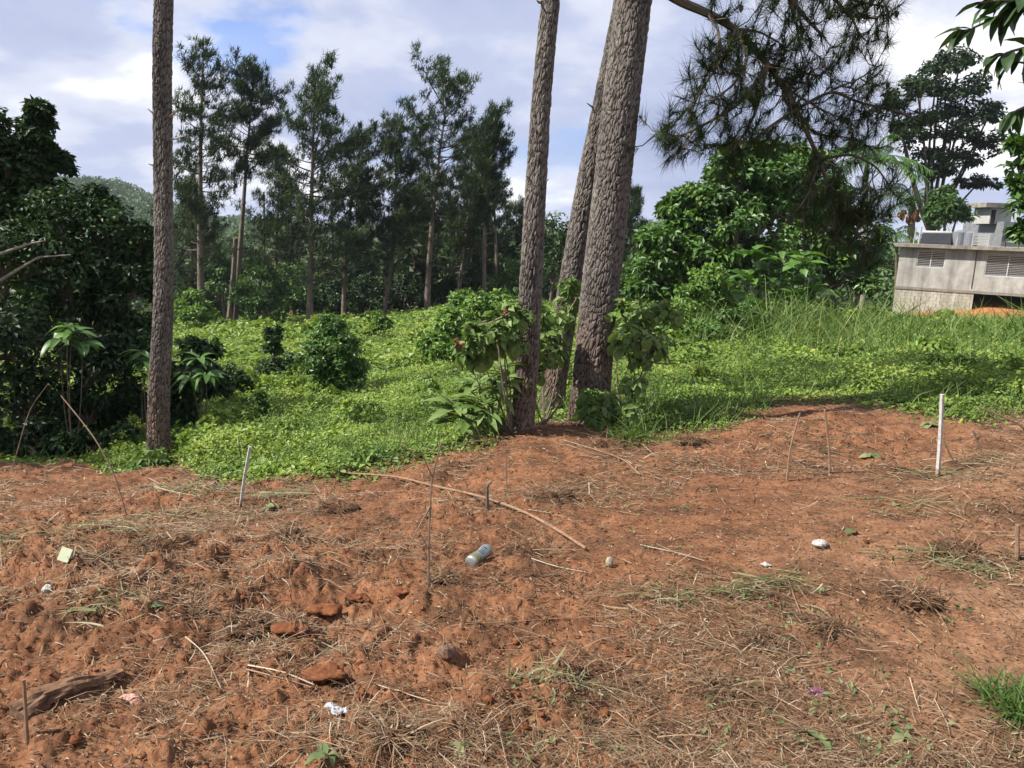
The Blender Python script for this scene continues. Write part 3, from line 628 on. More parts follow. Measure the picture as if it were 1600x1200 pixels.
# the long limb of the thickest pine with its hanging needle sprays
def needle_limb():
    rng = np.random.default_rng(70); wood, leaf, cone = MB(), MB(), MB()
    LIMBS = [([(1000, -40), (1060, 2), (1105, 20), (1150, 45), (1200, 100), (1245, 170), (1280, 250), (1310, 330)], 7.4, 8.0, .045),
             ([(1150, 45), (1170, 90), (1150, 130), (1110, 160)], 7.5, 7.2, .02), ([(1200, 100), (1160, 160), (1110, 190), (1060, 215), (1030, 205)], 7.6, 7.0, .02),
             ([(1200, 100), (1180, 180), (1150, 230), (1100, 225)], 7.6, 7.4, .018), ([(1245, 170), (1200, 200), (1170, 225), (1140, 215)], 7.8, 7.4, .018),
             ([(1245, 170), (1300, 140), (1340, 160), (1400, 172), (1440, 190)], 7.8, 8.2, .018), ([(1300, 140), (1340, 125), (1378, 100)], 8.0, 8.1, .012),
             ([(1280, 250), (1330, 240), (1370, 260), (1395, 300)], 7.9, 8.4, .016), ([(1310, 330), (1350, 340), (1375, 360)], 8.0, 8.2, .012),
             ([(1105, 20), (1125, 50), (1120, 95), (1100, 120)], 7.4, 7.2, .014), ([(1150, 45), (1190, 50), (1230, 75)], 7.5, 7.7, .014),
             ([(1180, -60), (1230, -10), (1260, 30), (1290, 60)], 7.6, 7.8, .03), ([(1230, -10), (1245, 40), (1250, 75)], 7.7, 7.7, .015), ([(1220, -40), (1290, -15), (1330, 25), (1345, 58)], 7.7, 8.0, .022),
             ([(1290, -15), (1350, 5), (1385, 10)], 7.8, 8.0, .014), ([(1330, 25), (1370, 30), (1378, 20)], 7.9, 8.1, .01), ([(1000, -60), (1100, -70), (1180, -60)], 7.4, 7.6, .05), ([(1250, 190), (1220, 150), (1230, 115)], 7.8, 7.9, .012), ([(1245, 170), (1270, 210), (1330, 215), (1360, 230)], 7.8, 8.1, .014), ([(1280, 250), (1300, 300), (1340, 310), (1365, 335)], 7.9, 8.2, .014), ([(1200, 100), (1230, 140), (1290, 175), (1330, 190)], 7.7, 8.0, .014), ([(1310, 330), (1300, 360), (1330, 390)], 8.0, 8.1, .01), ([(1150, 45), (1130, 90), (1090, 150), (1075, 175)], 7.5, 7.1, .014), ([(1200, 100), (1240, 110), (1280, 120), (1300, 100)], 7.7, 7.9, .012), ([(1310, 330), (1340, 360), (1360, 400)], 8.0, 8.3, .01), ([(1280, 250), (1265, 300), (1245, 330)], 7.9, 7.6, .012)]
    tips = []; dirs = []; cones = []
    for path, y0, y1, r in LIMBS:
        k = len(path); p = np.array([at(a, b, y0 + (y1 - y0) * i / (k - 1)) for i, (a, b) in enumerate(path)])
        s = np.linspace(0, k - 1, k * 4); q = np.stack([np.interp(s, np.arange(k), p[:, c]) for c in range(3)], 1)
        for _ in range(2): q[1:-1] = (q[:-2] + q[1:-1] * 2 + q[2:]) / 4
        wood.tube(q, np.linspace(r, max(r * .35, .006), len(q)), 6)
        L = np.linalg.norm(np.diff(q, axis=0), axis=1).sum(); n = int(L * 15) + 3
        for _ in range(n):
            i = int(len(q) * rng.uniform(.3 if r > .03 else .12, 1)) % len(q); d = unit(q[min(i + 1, len(q) - 1)] - q[max(i - 1, 0)] + rng.normal(0, .55, 3))
            ln = rng.uniform(.12, .42); e = q[i] + d * ln + [0, 0, -.25 * ln + .05]
            mid = (q[i] + e) / 2 + [0, 0, -.05]; wood.tube([q[i], mid, e], [.006, .005, .004], 4, cap=False)
            tips.append(e); dirs.append(unit(e - mid + [0, 0, .02]))
            if rng.random() < .55: tips.append(mid); dirs.append(unit(rng.normal(size=3) + d))
            if rng.random() < .10: cones.append(e - [0, 0, .04])
        tips.append(q[-1]); dirs.append(unit(q[-1] - q[-3]))
    tips = np.array(tips); dirs = np.array(dirs); n = len(tips); nn = 46
    PP = np.repeat(tips, nn, 0) - np.repeat(dirs, nn, 0) * rng.uniform(0, .12, n * nn)[:, None]; DD = unit(np.repeat(dirs, nn, 0) * 1.0 + rnddir(n * nn, rng) + [0, 0, -.2])
    leaf.needles(PP, DD, rng.uniform(.13, .22, n * nn), .0058, np.clip(np.repeat(rng.uniform(.1, .75, n), nn) + rng.normal(0, .15, n * nn), 0, 1))
    w = wood.build('long_limb', M['wood'], pineD); leaf.build('needle_sprays', M['pine'], w); cm = MB().lump(np.zeros(3), .022, rng, (1, 1, 1.4), 7, 5, .25).mesh('pine_cone'); cm.materials.append(M['darkwood'])
    for c in cones: o = bpy.data.objects.new('pine_cone', cm); COL.objects.link(o); o.parent = w; o.location = Vector(c) - pineD.location
needle_limb()

# ------------------------------------------------------------------ broad-leaved trees and shrubs
def clump_leaves(mb, c, r, n, rng, size, rn, sq=0.7, asp=0.55, droop=0.25, outw=0.6):
    d = rnddir(n, rng); P = c + d * (r * rng.uniform(.15, 1.0, n) ** .55)[:, None] * [1, 1, sq]
    nn = unit(d * outw + [0, 0, .7] + .55 * rnddir(n, rng)); dd = unit(np.cross(nn, rnddir(n, rng)) + d * .5 - [0, 0, droop])
    nn = unit(nn - dd * (nn * dd).sum(1, keepdims=True))
    mb.leaves(P, dd, nn, size * rng.uniform(.6, 1.25, n), size * asp * rng.uniform(.8, 1.15, n), np.clip(rn + rng.normal(0, .17, n), 0, 1))
def broad(name, label, cat, base, blobs, mat, seed, nclump=14, nleaf=70, size=.12, group=None, rn=(.2, .7), trunk_r=.07, crad=.42, asp=.55, wood='wood', parts=('trunk', 'crown'), sq=.7, sub_surface=.55):
    """blobs: (centre xyz, radius xyz) lobes of the crown"""
    rng = np.random.default_rng(seed); base = np.array(base, float); root = thing(name, label, cat, base, group); tb, cr = MB(), MB()
    cen = np.mean([b[0] for b in blobs], 0); fork = base + (cen - base) * .42
    tb.tube(curve_pts(base - [0, 0, .1], fork, rng.normal(0, .06, 3), 6), np.linspace(trunk_r, trunk_r * .75, 6), 7)
    for c, r in blobs:
        c = np.array(c, float); r = np.array(r, float) * np.ones(3); bow = rng.normal(0, .12, 3) * r
        tb.tube(curve_pts(fork, c, bow, 6), np.linspace(trunk_r * .7, trunk_r * .3, 6), 5, cap=False)
        for _ in range(nclump):
            d = rnddir(1, rng)[0]; d[2] = d[2] if d[2] > -.5 else -d[2]
            p = c + d * r * rng.uniform(sub_surface, 1.02 if sub_surface > .3 else 1.4)
            if rng.random() < .5: tb.tube(curve_pts(c, p, rng.normal(0, .08, 3) * r, 4), np.linspace(trunk_r * .28, .006, 4), 4, cap=False)
            clump_leaves(cr, p, crad * r.mean() * rng.uniform(.6, 1.2), nleaf, rng, size, rng.uniform(*rn), sq, asp)
    tb.build(parts[0], M[wood], root); cr.build(parts[1], M[mat], root)
    return root
def lobes(pxs, Y0):
    """lobes from bearings: (px, py, radius in px, dY)"""
    out = []
    for px, py, r, dy in pxs:
        Y = Y0 + dy; out.append((at(px, py, Y), np.array([r, r * .9, r]) / F * Y))
    return out
def gb(px, py, Y):
    p = at(px, py, Y); p[2] = gz1(p[0], p[1]); return p
# left edge of the clearing: dark trees
broad('broadleaf_tree', 'tall dark tree at the edge with an arching top branch against the clouds', 'tree', gb(-40, 640, 11.5),
      lobes([(-60, 300, 95, 0), (20, 290, 70, .3), (55, 225, 30, .2), (58, 180, 20, .2), (-20, 215, 45, 0), (85, 262, 22, .3), (0, 400, 100, .2), (-80, 470, 110, 0), (40, 330, 60, .2), (70, 310, 40, .2), (10, 260, 50, .1)], 11.5), 'dark_leaf', 501, 18, 85, .105, trunk_r=.13, group='dark trees on the shaded edge')
broad('broadleaf_tree', 'spreading dark tree left of the single straight trunk with layered foliage', 'tree', gb(110, 660, 11.0),
      lobes([(90, 370, 70, .2), (160, 385, 60, .4), (205, 400, 38, .5), (110, 460, 85, 0), (190, 480, 60, .2), (60, 420, 80, -.2), (150, 330, 34, .6), (225, 372, 22, .4), (215, 450, 40, .3), (150, 520, 70, .1), (215, 530, 40, .3), (60, 510, 70, 0)], 11.0), 'dark_leaf', 502, 18, 90, .10, trunk_r=.11, group='dark trees on the shaded edge')
broad('broadleaf_tree', 'low black-green thicket tree in the deep shade at the far left', 'tree', gb(20, 700, 9.8),
      lobes([(10, 560, 90, 0), (80, 570, 80, .1), (150, 580, 70, .2), (-60, 600, 90, 0), (60, 650, 70, -.1), (140, 660, 55, 0), (200, 560, 40, .3), (205, 630, 34, .3)], 9.8), 'dark_leaf', 503, 14, 80, .10, trunk_r=.09, rn=(.0, .45), group='dark trees on the shaded edge')
broad('leafy_shrub', 'dark shrub just right of the single straight trunk, in shade', 'shrub', gb(290, 690, 10.2),
      lobes([(285, 590, 38, 0), (310, 560, 30, .2), (270, 640, 38, 0), (330, 600, 26, .3), (290, 670, 34, -.2)], 10.2), 'dark_leaf', 504, 14, 70, .12, trunk_r=.04, group='shrubs at the meadow edge')
broad('broadleaf_tree', 'dark tree just beyond the shaded edge, only its shade showing', 'tree', (-10.6, 7.9, gz1(-10.6, 7.9)), [((-10.6, 7.9, 2.0), (2.2, 2.0, 2.2)), ((-9.6, 8.6, 3.6), (1.8, 1.8, 1.6)), ((-11.5, 7.3, 3.8), (1.8, 1.8, 1.8)), ((-8.9, 8.3, .6), (1.5, 1.4, 1.6))], 'dark_leaf', 506, 16, 75, .17, trunk_r=.14, group='dark trees on the shaded edge')
broad('leafy_shrub', 'low dark shrub at the shaded corner of the bare earth, far left', 'shrub', gb(40, 722, 8.6), lobes([(10, 695, 34, 0), (60, 690, 34, .1), (105, 700, 28, .1), (-40, 690, 40, 0), (150, 700, 26, .2), (190, 690, 26, .4)], 8.8), 'dark_leaf', 507, 12, 65, .10, trunk_r=.03, rn=(0, .4), group='shrubs at the meadow edge')  # dark foliage added to cover sunlit meadow that should lie in shade
for pth, lab in (([(-10, 445), (30, 420), (60, 402), (110, 398)], None), ([(-10, 400), (25, 388), (50, 380), (70, 376)], None)):
    p = np.array([at(a, b_, 9.7) for a, b_ in pth]); o = MB().tube(p, np.linspace(.022, .008, len(p)), 6).build('bare_branch', M['palewood'], loc=p[0])
    tag(o, 'pale bare branch in front of the dark trees, the %s of two' % ('lower' if pth[0][1] > 420 else 'upper'), 'branch')
# meadow shrubs
broad('vine_covered_bush', 'big rounded bush smothered in creeper, standing alone in the meadow', 'bush', gb(520, 622, 14.5),
      lobes([(520, 560, 46, 0), (525, 525, 30, .1), (500, 575, 28, -.2), (545, 585, 28, -.2), (505, 545, 30, .1), (535, 550, 26, -.3), (512, 605, 26, -.3)], 14.5), 'mid_leaf', 511, 18, 90, .10, trunk_r=.05, rn=(.25, .75), group='bushes in the meadow')
broad('creeper_post', 'narrow dark pillar of creeper left of the big rounded bush', 'shrub', gb(424, 600, 17),
      lobes([(427, 525, 13, 0), (424, 550, 15, 0), (420, 580, 24, 0), (436, 590, 20, .2)], 17), 'dark_leaf', 512, 12, 60, .10, rn=(.3, .8), trunk_r=.03, group='bushes in the meadow')
broad('leafy_shrub', 'dim low shrub between the creeper pillar and the rounded bush', 'shrub', gb(460, 590, 19),
      lobes([(462, 570, 20, 0), (448, 580, 18, 0), (474, 578, 14, 0)], 19), 'mid_leaf', 513, 10, 60, .10, rn=(.1, .5), trunk_r=.03, group='bushes in the meadow')
broad('creeper_post', 'thin creeper-draped stem in the near meadow, left of centre', 'shrub', gb(408, 670, 11),
      lobes([(407, 620, 8, 0), (409, 640, 11, 0), (412, 660, 14, 0)], 11), 'mid_leaf', 514, 10, 45, .07, rn=(.2, .6), trunk_r=.02, group='bushes in the meadow')
broad('leafy_shrub', 'round dark shrub in the shade behind the large-leaved seedlings', 'shrub', gb(360, 620, 14), lobes([(362, 597, 24, 0), (345, 605, 18, 0), (378, 606, 16, 0)], 14), 'dark_leaf', 515, 12, 60, .09, rn=(.3, .8), trunk_r=.03, group='bushes in the meadow')
broad('leafy_shrub', 'small dark shrub alone on the sunny slope, right of the rounded bush', 'shrub', gb(668, 622, 12), lobes([(668, 605, 14, 0), (660, 612, 11, 0), (678, 613, 10, 0)], 12), 'mid_leaf', 516, 12, 55, .08, rn=(.2, .6), trunk_r=.02, group='bushes in the meadow')
broad('leafy_shrub', 'creeper-hung shrub at the wood edge, above the rounded bush', 'shrub', gb(595, 525, 30), lobes([(595, 500, 13, 0), (600, 512, 14, 0), (588, 515, 10, 0)], 30), 'lime_leaf', 517, 10, 55, .16, rn=(.2, .7), trunk_r=.03, group='bushes in the meadow')
broad('leafy_shrub', 'broad bright shrub on the rise left of the slimmer near trunk', 'shrub', gb(740, 545, 21), lobes([(740, 500, 34, 0), (705, 520, 34, -1), (770, 485, 30, .5), (680, 545, 26, -2), (790, 500, 30, 0), (725, 480, 24, 1), (690, 560, 20, -3)], 21), 'lime_leaf', 518, 14, 80, .15, rn=(.2, .8), trunk_r=.05, group='bushes in the meadow')
# understorey below the far pines
US = [(290, 500, 300, 475, 30, 42, 'lime_leaf', 'bright green low tree at the foot of the tallest pine'), (400, 505, 410, 450, 40, 46, 'mid_leaf', 'rounded understorey tree right of the slender leaning pine'),
      (455, 500, 462, 440, 38, 52, 'mid_leaf', 'dense understorey tree left of the broad dense pine'), (350, 480, 345, 415, 30, 52, 'mid_leaf', 'pale-leaved understorey tree between the two leftmost far pines'),
      (520, 500, 522, 460, 36, 52, 'dark_leaf', 'dark understorey tree right of the broad dense pine'), (575, 495, 580, 455, 36, 54, 'dark_leaf', 'dark understorey tree below the thin open pines'),
      (640, 490, 640, 450, 38, 56, 'dark_leaf', 'dark understorey tree behind the plumed pine'), (720, 480, 722, 440, 36, 58, 'dark_leaf', 'dark understorey tree below the narrow spire'),
      (860, 470, 868, 375, 44, 45, 'dark_leaf', 'rounded dark tree framed between the near trunks'), (800, 480, 805, 430, 36, 56, 'mid_leaf', 'green understorey tree beside the slimmer near trunk'),
      (1000, 480, 1003, 420, 30, 40, 'mid_leaf', 'green tree just right of the thickest near trunk')]
for i, (bx, by, cx, cy, r, Y, mt, lab) in enumerate(US):
    broad('understorey_tree', lab, 'tree', gb(bx, by, Y), lobes([(cx, cy, r * .8, 0), (cx - r * .6, cy + r * .5, r * .65, -.5), (cx + r * .6, cy + r * .4, r * .65, .5), (cx + r * .1, cy + r * .9, r * .8, -1)], Y), mt, 530 + i, 13, 60, .26, trunk_r=.12, group='understorey trees below the pines')
# right thicket
broad('broadleaf_tree', 'dense green tree with a domed top right of the thickest near trunk', 'tree', gb(1150, 505, 22),
      lobes([(1150, 300, 52, 0), (1180, 275, 50, 1), (1165, 258, 36, .5), (1215, 290, 46, .6), (1130, 350, 60, -.3), (1200, 350, 60, .4), (1060, 330, 30, -.2), (1045, 400, 52, -.5), (1100, 420, 60, -.5), (1180, 420, 60, 0), (1020, 440, 40, -.5), (1010, 385, 28, 0), (1245, 330, 48, 1), (1135, 265, 30, .5), (1235, 265, 40, .8), (1100, 320, 34, .2), (1075, 360, 34, -.2)], 22), 'mid_leaf', 551, 17, 95, .21, trunk_r=.22, rn=(.1, .75), group='trees of the thicket')
broad('broadleaf_tree', 'shaded dark tree at the back of the thicket below the hanging pine limb', 'tree', gb(1300, 490, 26),
      lobes([(1290, 330, 62, 0), (1330, 380, 52, .3), (1260, 390, 60, 0), (1320, 430, 45, -.4), (1230, 430, 46, -.4), (1280, 280, 40, .5)], 26), 'mid_leaf', 552, 16, 85, .22, trunk_r=.2, rn=(.1, .7), group='trees of the thicket')
broad('creeper_bank', 'bank of bright creeper spilling down in front of the dense green tree', 'shrub', gb(1060, 560, 17),
      lobes([(1085, 470, 30, 0), (1060, 500, 30, -.5), (1110, 440, 26, .5), (1040, 530, 30, -1), (1080, 530, 30, -1), (1010, 500, 26, 0), (1000, 540, 28, -1)], 17), 'lime_leaf', 553, 14, 80, .11, trunk_r=.04, rn=(.15, .7), group='shrubs of the thicket')
broad('leafy_shrub', 'rounded green shrub at the foot of the thicket, left of the tall grass', 'shrub', gb(1140, 540, 16), lobes([(1140, 515, 30, 0), (1170, 500, 28, .5), (1110, 530, 24, -.5)], 16), 'mid_leaf', 554, 12, 70, .10, trunk_r=.03, group='shrubs of the thicket')
broad('leafy_shrub', 'low creeping shrub at the edge of the bare earth, right of the leafy trunks', 'shrub', gb(1160, 655, 8.4), lobes([(1155, 640, 24, 0), (1120, 645, 18, -.1), (1185, 645, 14, 0)], 8.4), 'mid_leaf', 555, 12, 50, .06, trunk_r=.015, group='shrubs at the meadow edge')
# round clipped tree, spreading dark tree behind the house
tiers = [(c_, np.array([r_[0] * 1.15, r_[1] * 1.1, r_[2] * .48])) for c_, r_ in lobes([(1470, 108, 30, 0), (1500, 100, 30, 1), (1432, 130, 34, -1), (1515, 140, 36, 0), (1460, 150, 34, 0), (1400, 165, 26, 0), (1490, 178, 40, 1), (1545, 182, 34, 0), (1440, 195, 36, 0), (1480, 215, 40, 0), (1530, 220, 30, 0), (1410, 210, 24, 0), (1455, 245, 36, 0), (1510, 255, 34, 0), (1475, 270, 30, 0), (1525, 290, 22, 0)], 58)]
broad('broadleaf_tree', 'tall spreading dark tree behind the concrete house', 'tree', gb(1438, 470, 58), tiers, 'dark_leaf', 561, 15, 52, .34, sub_surface=.2, trunk_r=.19, crad=.42, rn=(.0, .45), wood='darkwood', sq=.55)
broad('broadleaf_tree', 'rounded green tree behind the rooftop water tanks', 'tree', gb(1478, 440, 56), lobes([(1478, 328, 26, 0), (1465, 340, 20, 0), (1495, 340, 20, 0), (1480, 310, 18, 0)], 56), 'mid_leaf', 562, 14, 70, .34, trunk_r=.2, rn=(.05, .5))

# ------------------------------------------------------------------ plants whose large leaves can be told apart
def leaf_mesh(name, L, W, bend, wav, lobed=0, seed=0):
    n = 7; s = np.linspace(0, 1, n); w = W * .5 * np.sin(np.pi * np.clip(s, .02, .99) ** .8) ** .8
    if lobed: w = w * (1 - lobed * (np.arange(n) % 2) * (s > .1) * (s < .95))
    rows = []
    for k in range(n):
        z = -bend * s[k] ** 2 * L; c = np.array([s[k] * L * (1 - .25 * bend * s[k]), 0, z])
        rows += [c + [0, -w[k], w[k] * .35 + wav * math.sin(k * 2.1 + seed)], c, c + [0, w[k], w[k] * .35 + wav * math.cos(k * 1.7 + seed)]]
    f4 = [q for k in range(n - 1) for q in ((3 * k, 3 * k + 1, 3 * k + 4, 3 * k + 3), (3 * k + 1, 3 * k + 2, 3 * k + 5, 3 * k + 4))]
    me = mesh_np(name, np.array(rows), [f4], np.full(3 * n, [.25, .5, .8, .65][seed % 4]), True)
    return me
def leaf_set(tagname, L, W, bend, wav, mat, lobed=0):
    out = []
    for s in range(4):
        me = leaf_mesh(tagname, L, W, bend * (.7 + .25 * s), wav, lobed, s); me.materials.append(mat); out.append(me)
    return out
LS_lance = leaf_set('lance_leaf', .30, .085, .35, .004, M['big_leaf'])
LS_bread = leaf_set('lobed_leaf', .62, .36, .35, .01, M['mid_leaf'], .45)
LS_round = leaf_set('heart_leaf', .11, .085, .3, .003, M['big_leaf'])
LS_palm = leaf_set('umbrella_leaf', .30, .10, .45, .004, M['mid_leaf'])
def put_leaf(root, meshes, p, d, scale, rng, parent=None, up=(0, 0, 1)):
    d = unit(np.asarray(d, float)); y = unit(np.cross(np.array(up) + rng.normal(0, .25, 3), d)); z = np.cross(d, y)
    o = bpy.data.objects.new('leaf', meshes[int(rng.integers(len(meshes)))]); COL.objects.link(o); o.parent = root
    mt = Matrix.Identity(4); q = np.asarray(p) - np.array(root.location)
    for i in range(3): mt[i][0] = d[i] * scale; mt[i][1] = y[i] * scale; mt[i][2] = z[i] * scale; mt[i][3] = q[i]
    o.matrix_local = mt
    return o
def rosette_plant(name, label, cat, base, heads, meshes, seed, nleaf=9, scale=1.0, group=None, tilt=.35, stem_r=.012, along=0.0, wood='palewood'):
    """stems that end in whorls of large leaves; heads are points in space"""
    rng = np.random.default_rng(seed); root = thing(name, label, cat, base, group)
    for h in heads:
        h = np.array(h, float); MB().tube(curve_pts(np.array(base), h, rng.normal(0, .04, 3), 6), np.linspace(stem_r, stem_r * .5, 6), 5).build('stem', M[wood], root)
        axis = unit(h - np.array(base) + [0, 0, .3])
        for k in range(nleaf):
            az = k / nleaf * 2 * math.pi + rng.normal(0, .25); d = np.array([math.cos(az), math.sin(az), tilt + rng.normal(0, .25)])
            p = h - axis * along * (k / nleaf); put_leaf(root, meshes, p + d * .015, d + axis * .2, scale * rng.uniform(.7, 1.15), rng)
    return root
rosette_plant('lance_leaved_shrub', 'pale long-leaved shrub leaning out left of the slimmer near trunk', 'shrub', gb(770, 672, 6.8),
              [at(a, b_, y) for a, b_, y in ((735, 610, 6.7), (705, 625, 6.6), (720, 645, 6.5), (770, 580, 6.8), (785, 600, 6.6), (755, 630, 6.5), (745, 585, 6.9), (790, 570, 6.7), (700, 648, 6.6))], LS_lance, 601, 12, .9, tilt=.15, along=.15)
rosette_plant('umbrella_leaved_sapling', 'sapling with drooping finger leaves beside the single straight trunk', 'sapling', gb(312, 640, 9.6), [at(312, 560, 9.5), at(322, 585, 9.4), at(296, 590, 9.5)], LS_palm, 602, 9, .85, tilt=-.1, stem_r=.007, wood='wood', group='large-leaved saplings')
rosette_plant('umbrella_leaved_sapling', 'pale whorled sapling glowing in front of the dark trees, left of the trunk', 'sapling', gb(110, 660, 8.9), [at(112, 520, 8.7), at(95, 530, 8.6), at(128, 535, 8.7), at(105, 510, 8.8)], LS_palm, 603, 9, .9, tilt=0.0, stem_r=.007, wood='wood', group='large-leaved saplings')
rosette_plant('umbrella_leaved_sapling', 'sapling whose leaves show just left of the single straight trunk', 'sapling', gb(228, 650, 9.6), [at(228, 565, 9.5), at(222, 550, 9.5)], LS_palm, 604, 8, .8, tilt=0.0, stem_r=.007, wood='wood', group='large-leaved saplings')
def bread(label, base, heads, seed, n=10, sc=1.0): return rosette_plant('lobed_leaf_tree', label, 'tree', base, heads, LS_bread, seed, n, sc, 'large-leaved trees of the thicket', .3, .04, .3)
bread('large-leaved young tree in the sunlit front of the thicket, left of the others', gb(1130, 520, 18), [at(a, b_, 18) for a, b_ in ((1115, 455), (1135, 440), (1155, 470), (1120, 480))], 611)
bread('large-leaved young tree in the middle of the thicket front', gb(1200, 510, 19), [at(a, b_, 19) for a, b_ in ((1180, 390), (1200, 420), (1170, 430), (1215, 450), (1190, 465), (1225, 400))], 612)
bread('large-leaved young tree under the hanging needles, right part of the thicket', gb(1260, 505, 20), [at(a, b_, 20) for a, b_ in ((1255, 400), (1270, 440), (1245, 455), (1285, 465))], 613)
bread('large-leaved young tree beside the corner of the concrete house', gb(1340, 490, 26), [at(a, b_, 26) for a, b_ in ((1325, 390), (1345, 385), (1335, 415), (1358, 405), (1318, 425))], 614, 11, 1.15)
# creeper and heart-leaved shrubs round the twin trunks
def hearts(name, label, base, patches, seed, group='creepers round the near trunks', mat='big_leaf'):
    """patches of foliage as joined leaves, their nearest leaves as parts, stems between"""
    rng = np.random.default_rng(seed); root = thing(name, label, 'creeper', base, group); fol, st = MB(), MB(); prev = np.array(base)
    for px, py, r, Y in patches:
        c = at(px, py, Y); rr = r / F * Y; clump_leaves(fol, c, rr * 1.1, int(14 + r * 3.2), rng, .085, rng.uniform(.25, .75), .9, .75, .5, .8)
        st.tube(curve_pts(prev if rng.random() < .6 else np.array(base), c, rng.normal(0, .08, 3), 6), np.linspace(.009, .004, 6), 4)
        for _ in range(int(2 + r / 7)):
            d = rnddir(1, rng)[0]; d[1] = -abs(d[1]); put_leaf(root, LS_round, c + d * rr * [1.0, .9, 1.0], [d[0] * .6, d[1] * .3, -.9], rng.uniform(.7, 1.25), rng, up=(0, -1, .3))
        prev = c
    fol.build('foliage', M[mat], root); st.build('stems', M['wood'], root)
    return root
vL = hearts('heart_leaved_creeper', 'creeper with dark red seed heads reaching left from the slimmer near trunk', gb(800, 668, 6.6),
            [(815, 495, 14, 6.5), (795, 510, 18, 6.5), (770, 520, 18, 6.4), (745, 530, 16, 6.4), (725, 545, 12, 6.35), (785, 535, 14, 6.5), (810, 540, 12, 6.5), (760, 545, 14, 6.5), (775, 500, 16, 6.5), (740, 515, 14, 6.4), (800, 480, 12, 6.5), (735, 560, 12, 6.4)], 621)
for px, py in ((714, 532), (790, 487), (722, 540), (715, 540)): MB().lump(at(px, py, 6.25), .017, RNG, (1, 1, .9), 8, 5, .9).build('seed_head', M['red_flower'], vL)
hearts('heart_leaved_creeper', 'creeper filling the gap between the slimmer and the thickest near trunks', gb(850, 668, 7.0),
       [(845, 490, 14, 7.2), (860, 520, 18, 7.2), (840, 545, 16, 7.0), (870, 545, 16, 7.2), (880, 500, 14, 7.6), (892, 470, 14, 7.8), (890, 445, 12, 7.8), (855, 560, 12, 7.0), (838, 580, 10, 7.0), (828, 525, 9, 6.9)], 622)
vR = hearts('heart_leaved_creeper', 'tall creeper mass hanging right of the thickest near trunk', gb(985, 672, 7.0),
            [(975, 490, 20, 7.2), (1000, 490, 22, 7.2), (1030, 485, 18, 7.1), (1050, 490, 12, 7.1), (985, 525, 24, 7.1), (1015, 530, 22, 7.1), (970, 540, 12, 7.0), (1000, 560, 14, 7.1), (1030, 545, 10, 7.2), (990, 600, 16, 7.0), (985, 640, 14, 6.9)], 623)
MB().lump(at(972, 472, 6.95), .015, RNG, (1, 1, .9), 8, 5, .9).build('seed_head', M['red_flower'], vR)
hearts('heart_leaved_creeper', 'small creeper climbing the foot of the thickest near trunk', gb(935, 668, 7.0), [(925, 620, 14, 7.05), (940, 640, 14, 7.0), (915, 640, 10, 7.0), (950, 620, 10, 7.05), (930, 655, 12, 6.95)], 624)
hearts('leafy_sprout', 'bushy green sprout at the foot of the single straight trunk', gb(245, 738, 7.7), [(235, 715, 20, 7.7), (255, 725, 18, 7.7), (220, 745, 20, 7.5), (250, 750, 20, 7.4), (215, 730, 14, 7.6), (200, 755, 14, 7.3)], 625, group=None)

# ------------------------------------------------------------------ palms
def palm(label, base, crown, seed, nf=15, fl=2.6, tr=.16, wood='palewood', shaft=True, droop=1.1):
    rng = np.random.default_rng(seed); base = np.array(base); crown = np.array(crown); root = thing('palm_tree', label, 'palm tree', base, 'palms by the house')
    H = crown[2] - base[2]; tb = MB(); n = 26; s = np.linspace(0, 1, n); tb.tube(curve_pts(base - [0, 0, .1], crown, (.1, 0, 0), n), tr * (1.15 - .35 * s + .05 * (np.arange(n) % 2)), 10); tb.build('trunk', M[wood], root, smoothed=True)
    if shaft: MB().tube([crown - [0, 0, .1], crown + [0, 0, .5], crown + [0, 0, 1.1]], [tr * .8, tr * .85, tr * .35], 9).build('crownshaft', M['lime_leaf'], root, smoothed=True)
    top = crown + [0, 0, 1.0 if shaft else 0]
    for k in range(nf):
        az = k * 2.4; el = rng.uniform(.0, 1.25); L = fl * rng.uniform(.8, 1.1); d = np.array([math.cos(az) * math.cos(el), math.sin(az) * math.cos(el), math.sin(el)])
        s = np.linspace(0, 1, 12)[:, None]; q = top + d * L * s + np.array([0, 0, -1]) * L * .5 * droop * s ** 2
        mb = MB(); mb.tube(q, np.linspace(.03, .006, 12), 4, cap=False)
        ss = np.repeat(np.linspace(.12, 1, 34), 2); P = np.stack([np.interp(ss, s[:, 0], q[:, c]) for c in range(3)], 1); T = unit(np.gradient(q, axis=0)); Tg = np.stack([np.interp(ss, s[:, 0], T[:, c]) for c in range(3)], 1)
        sd_ = unit(np.cross(Tg, [0, 0, 1.0])) * np.tile([1, -1], 34)[:, None]
        mb.ribbons(P, sd_ + Tg * .55 + rng.normal(0, .12, P.shape), np.tile([0, 0, -.55], (68, 1)), fl * .24 * np.sin(np.pi * (.12 + .8 * ss)) + .1, .05, np.clip(rng.uniform(.2, .7) + rng.normal(0, .1, 68), 0, 1), 3)
        mb.build('frond', M['mid_leaf'], root)
    return root
palm('palm with a smooth pale trunk left of the concrete house', gb(1346, 482, 36), at(1352, 285, 36), 701, 16, 2.7, .15)
p2 = palm('palm with rusty fruit clusters standing behind the flat roof', gb(1420, 470, 60), at(1424, 335, 60), 702, 15, 4.0, .3)
for dx, dz in ((-14, 4), (8, 6), (-4, 12)): MB().lump(at(1424 + dx, 332 + dz, 59.4), .30, RNG, (.9, .9, 1.2), 9, 6, .8).build('fruit_cluster', M['fruit'], p2)
palm('low dark palm whose fronds show at the edge of the flat roof', gb(1400, 470, 55), at(1400, 365, 55), 703, 9, 2.0, .1, 'wood', False)

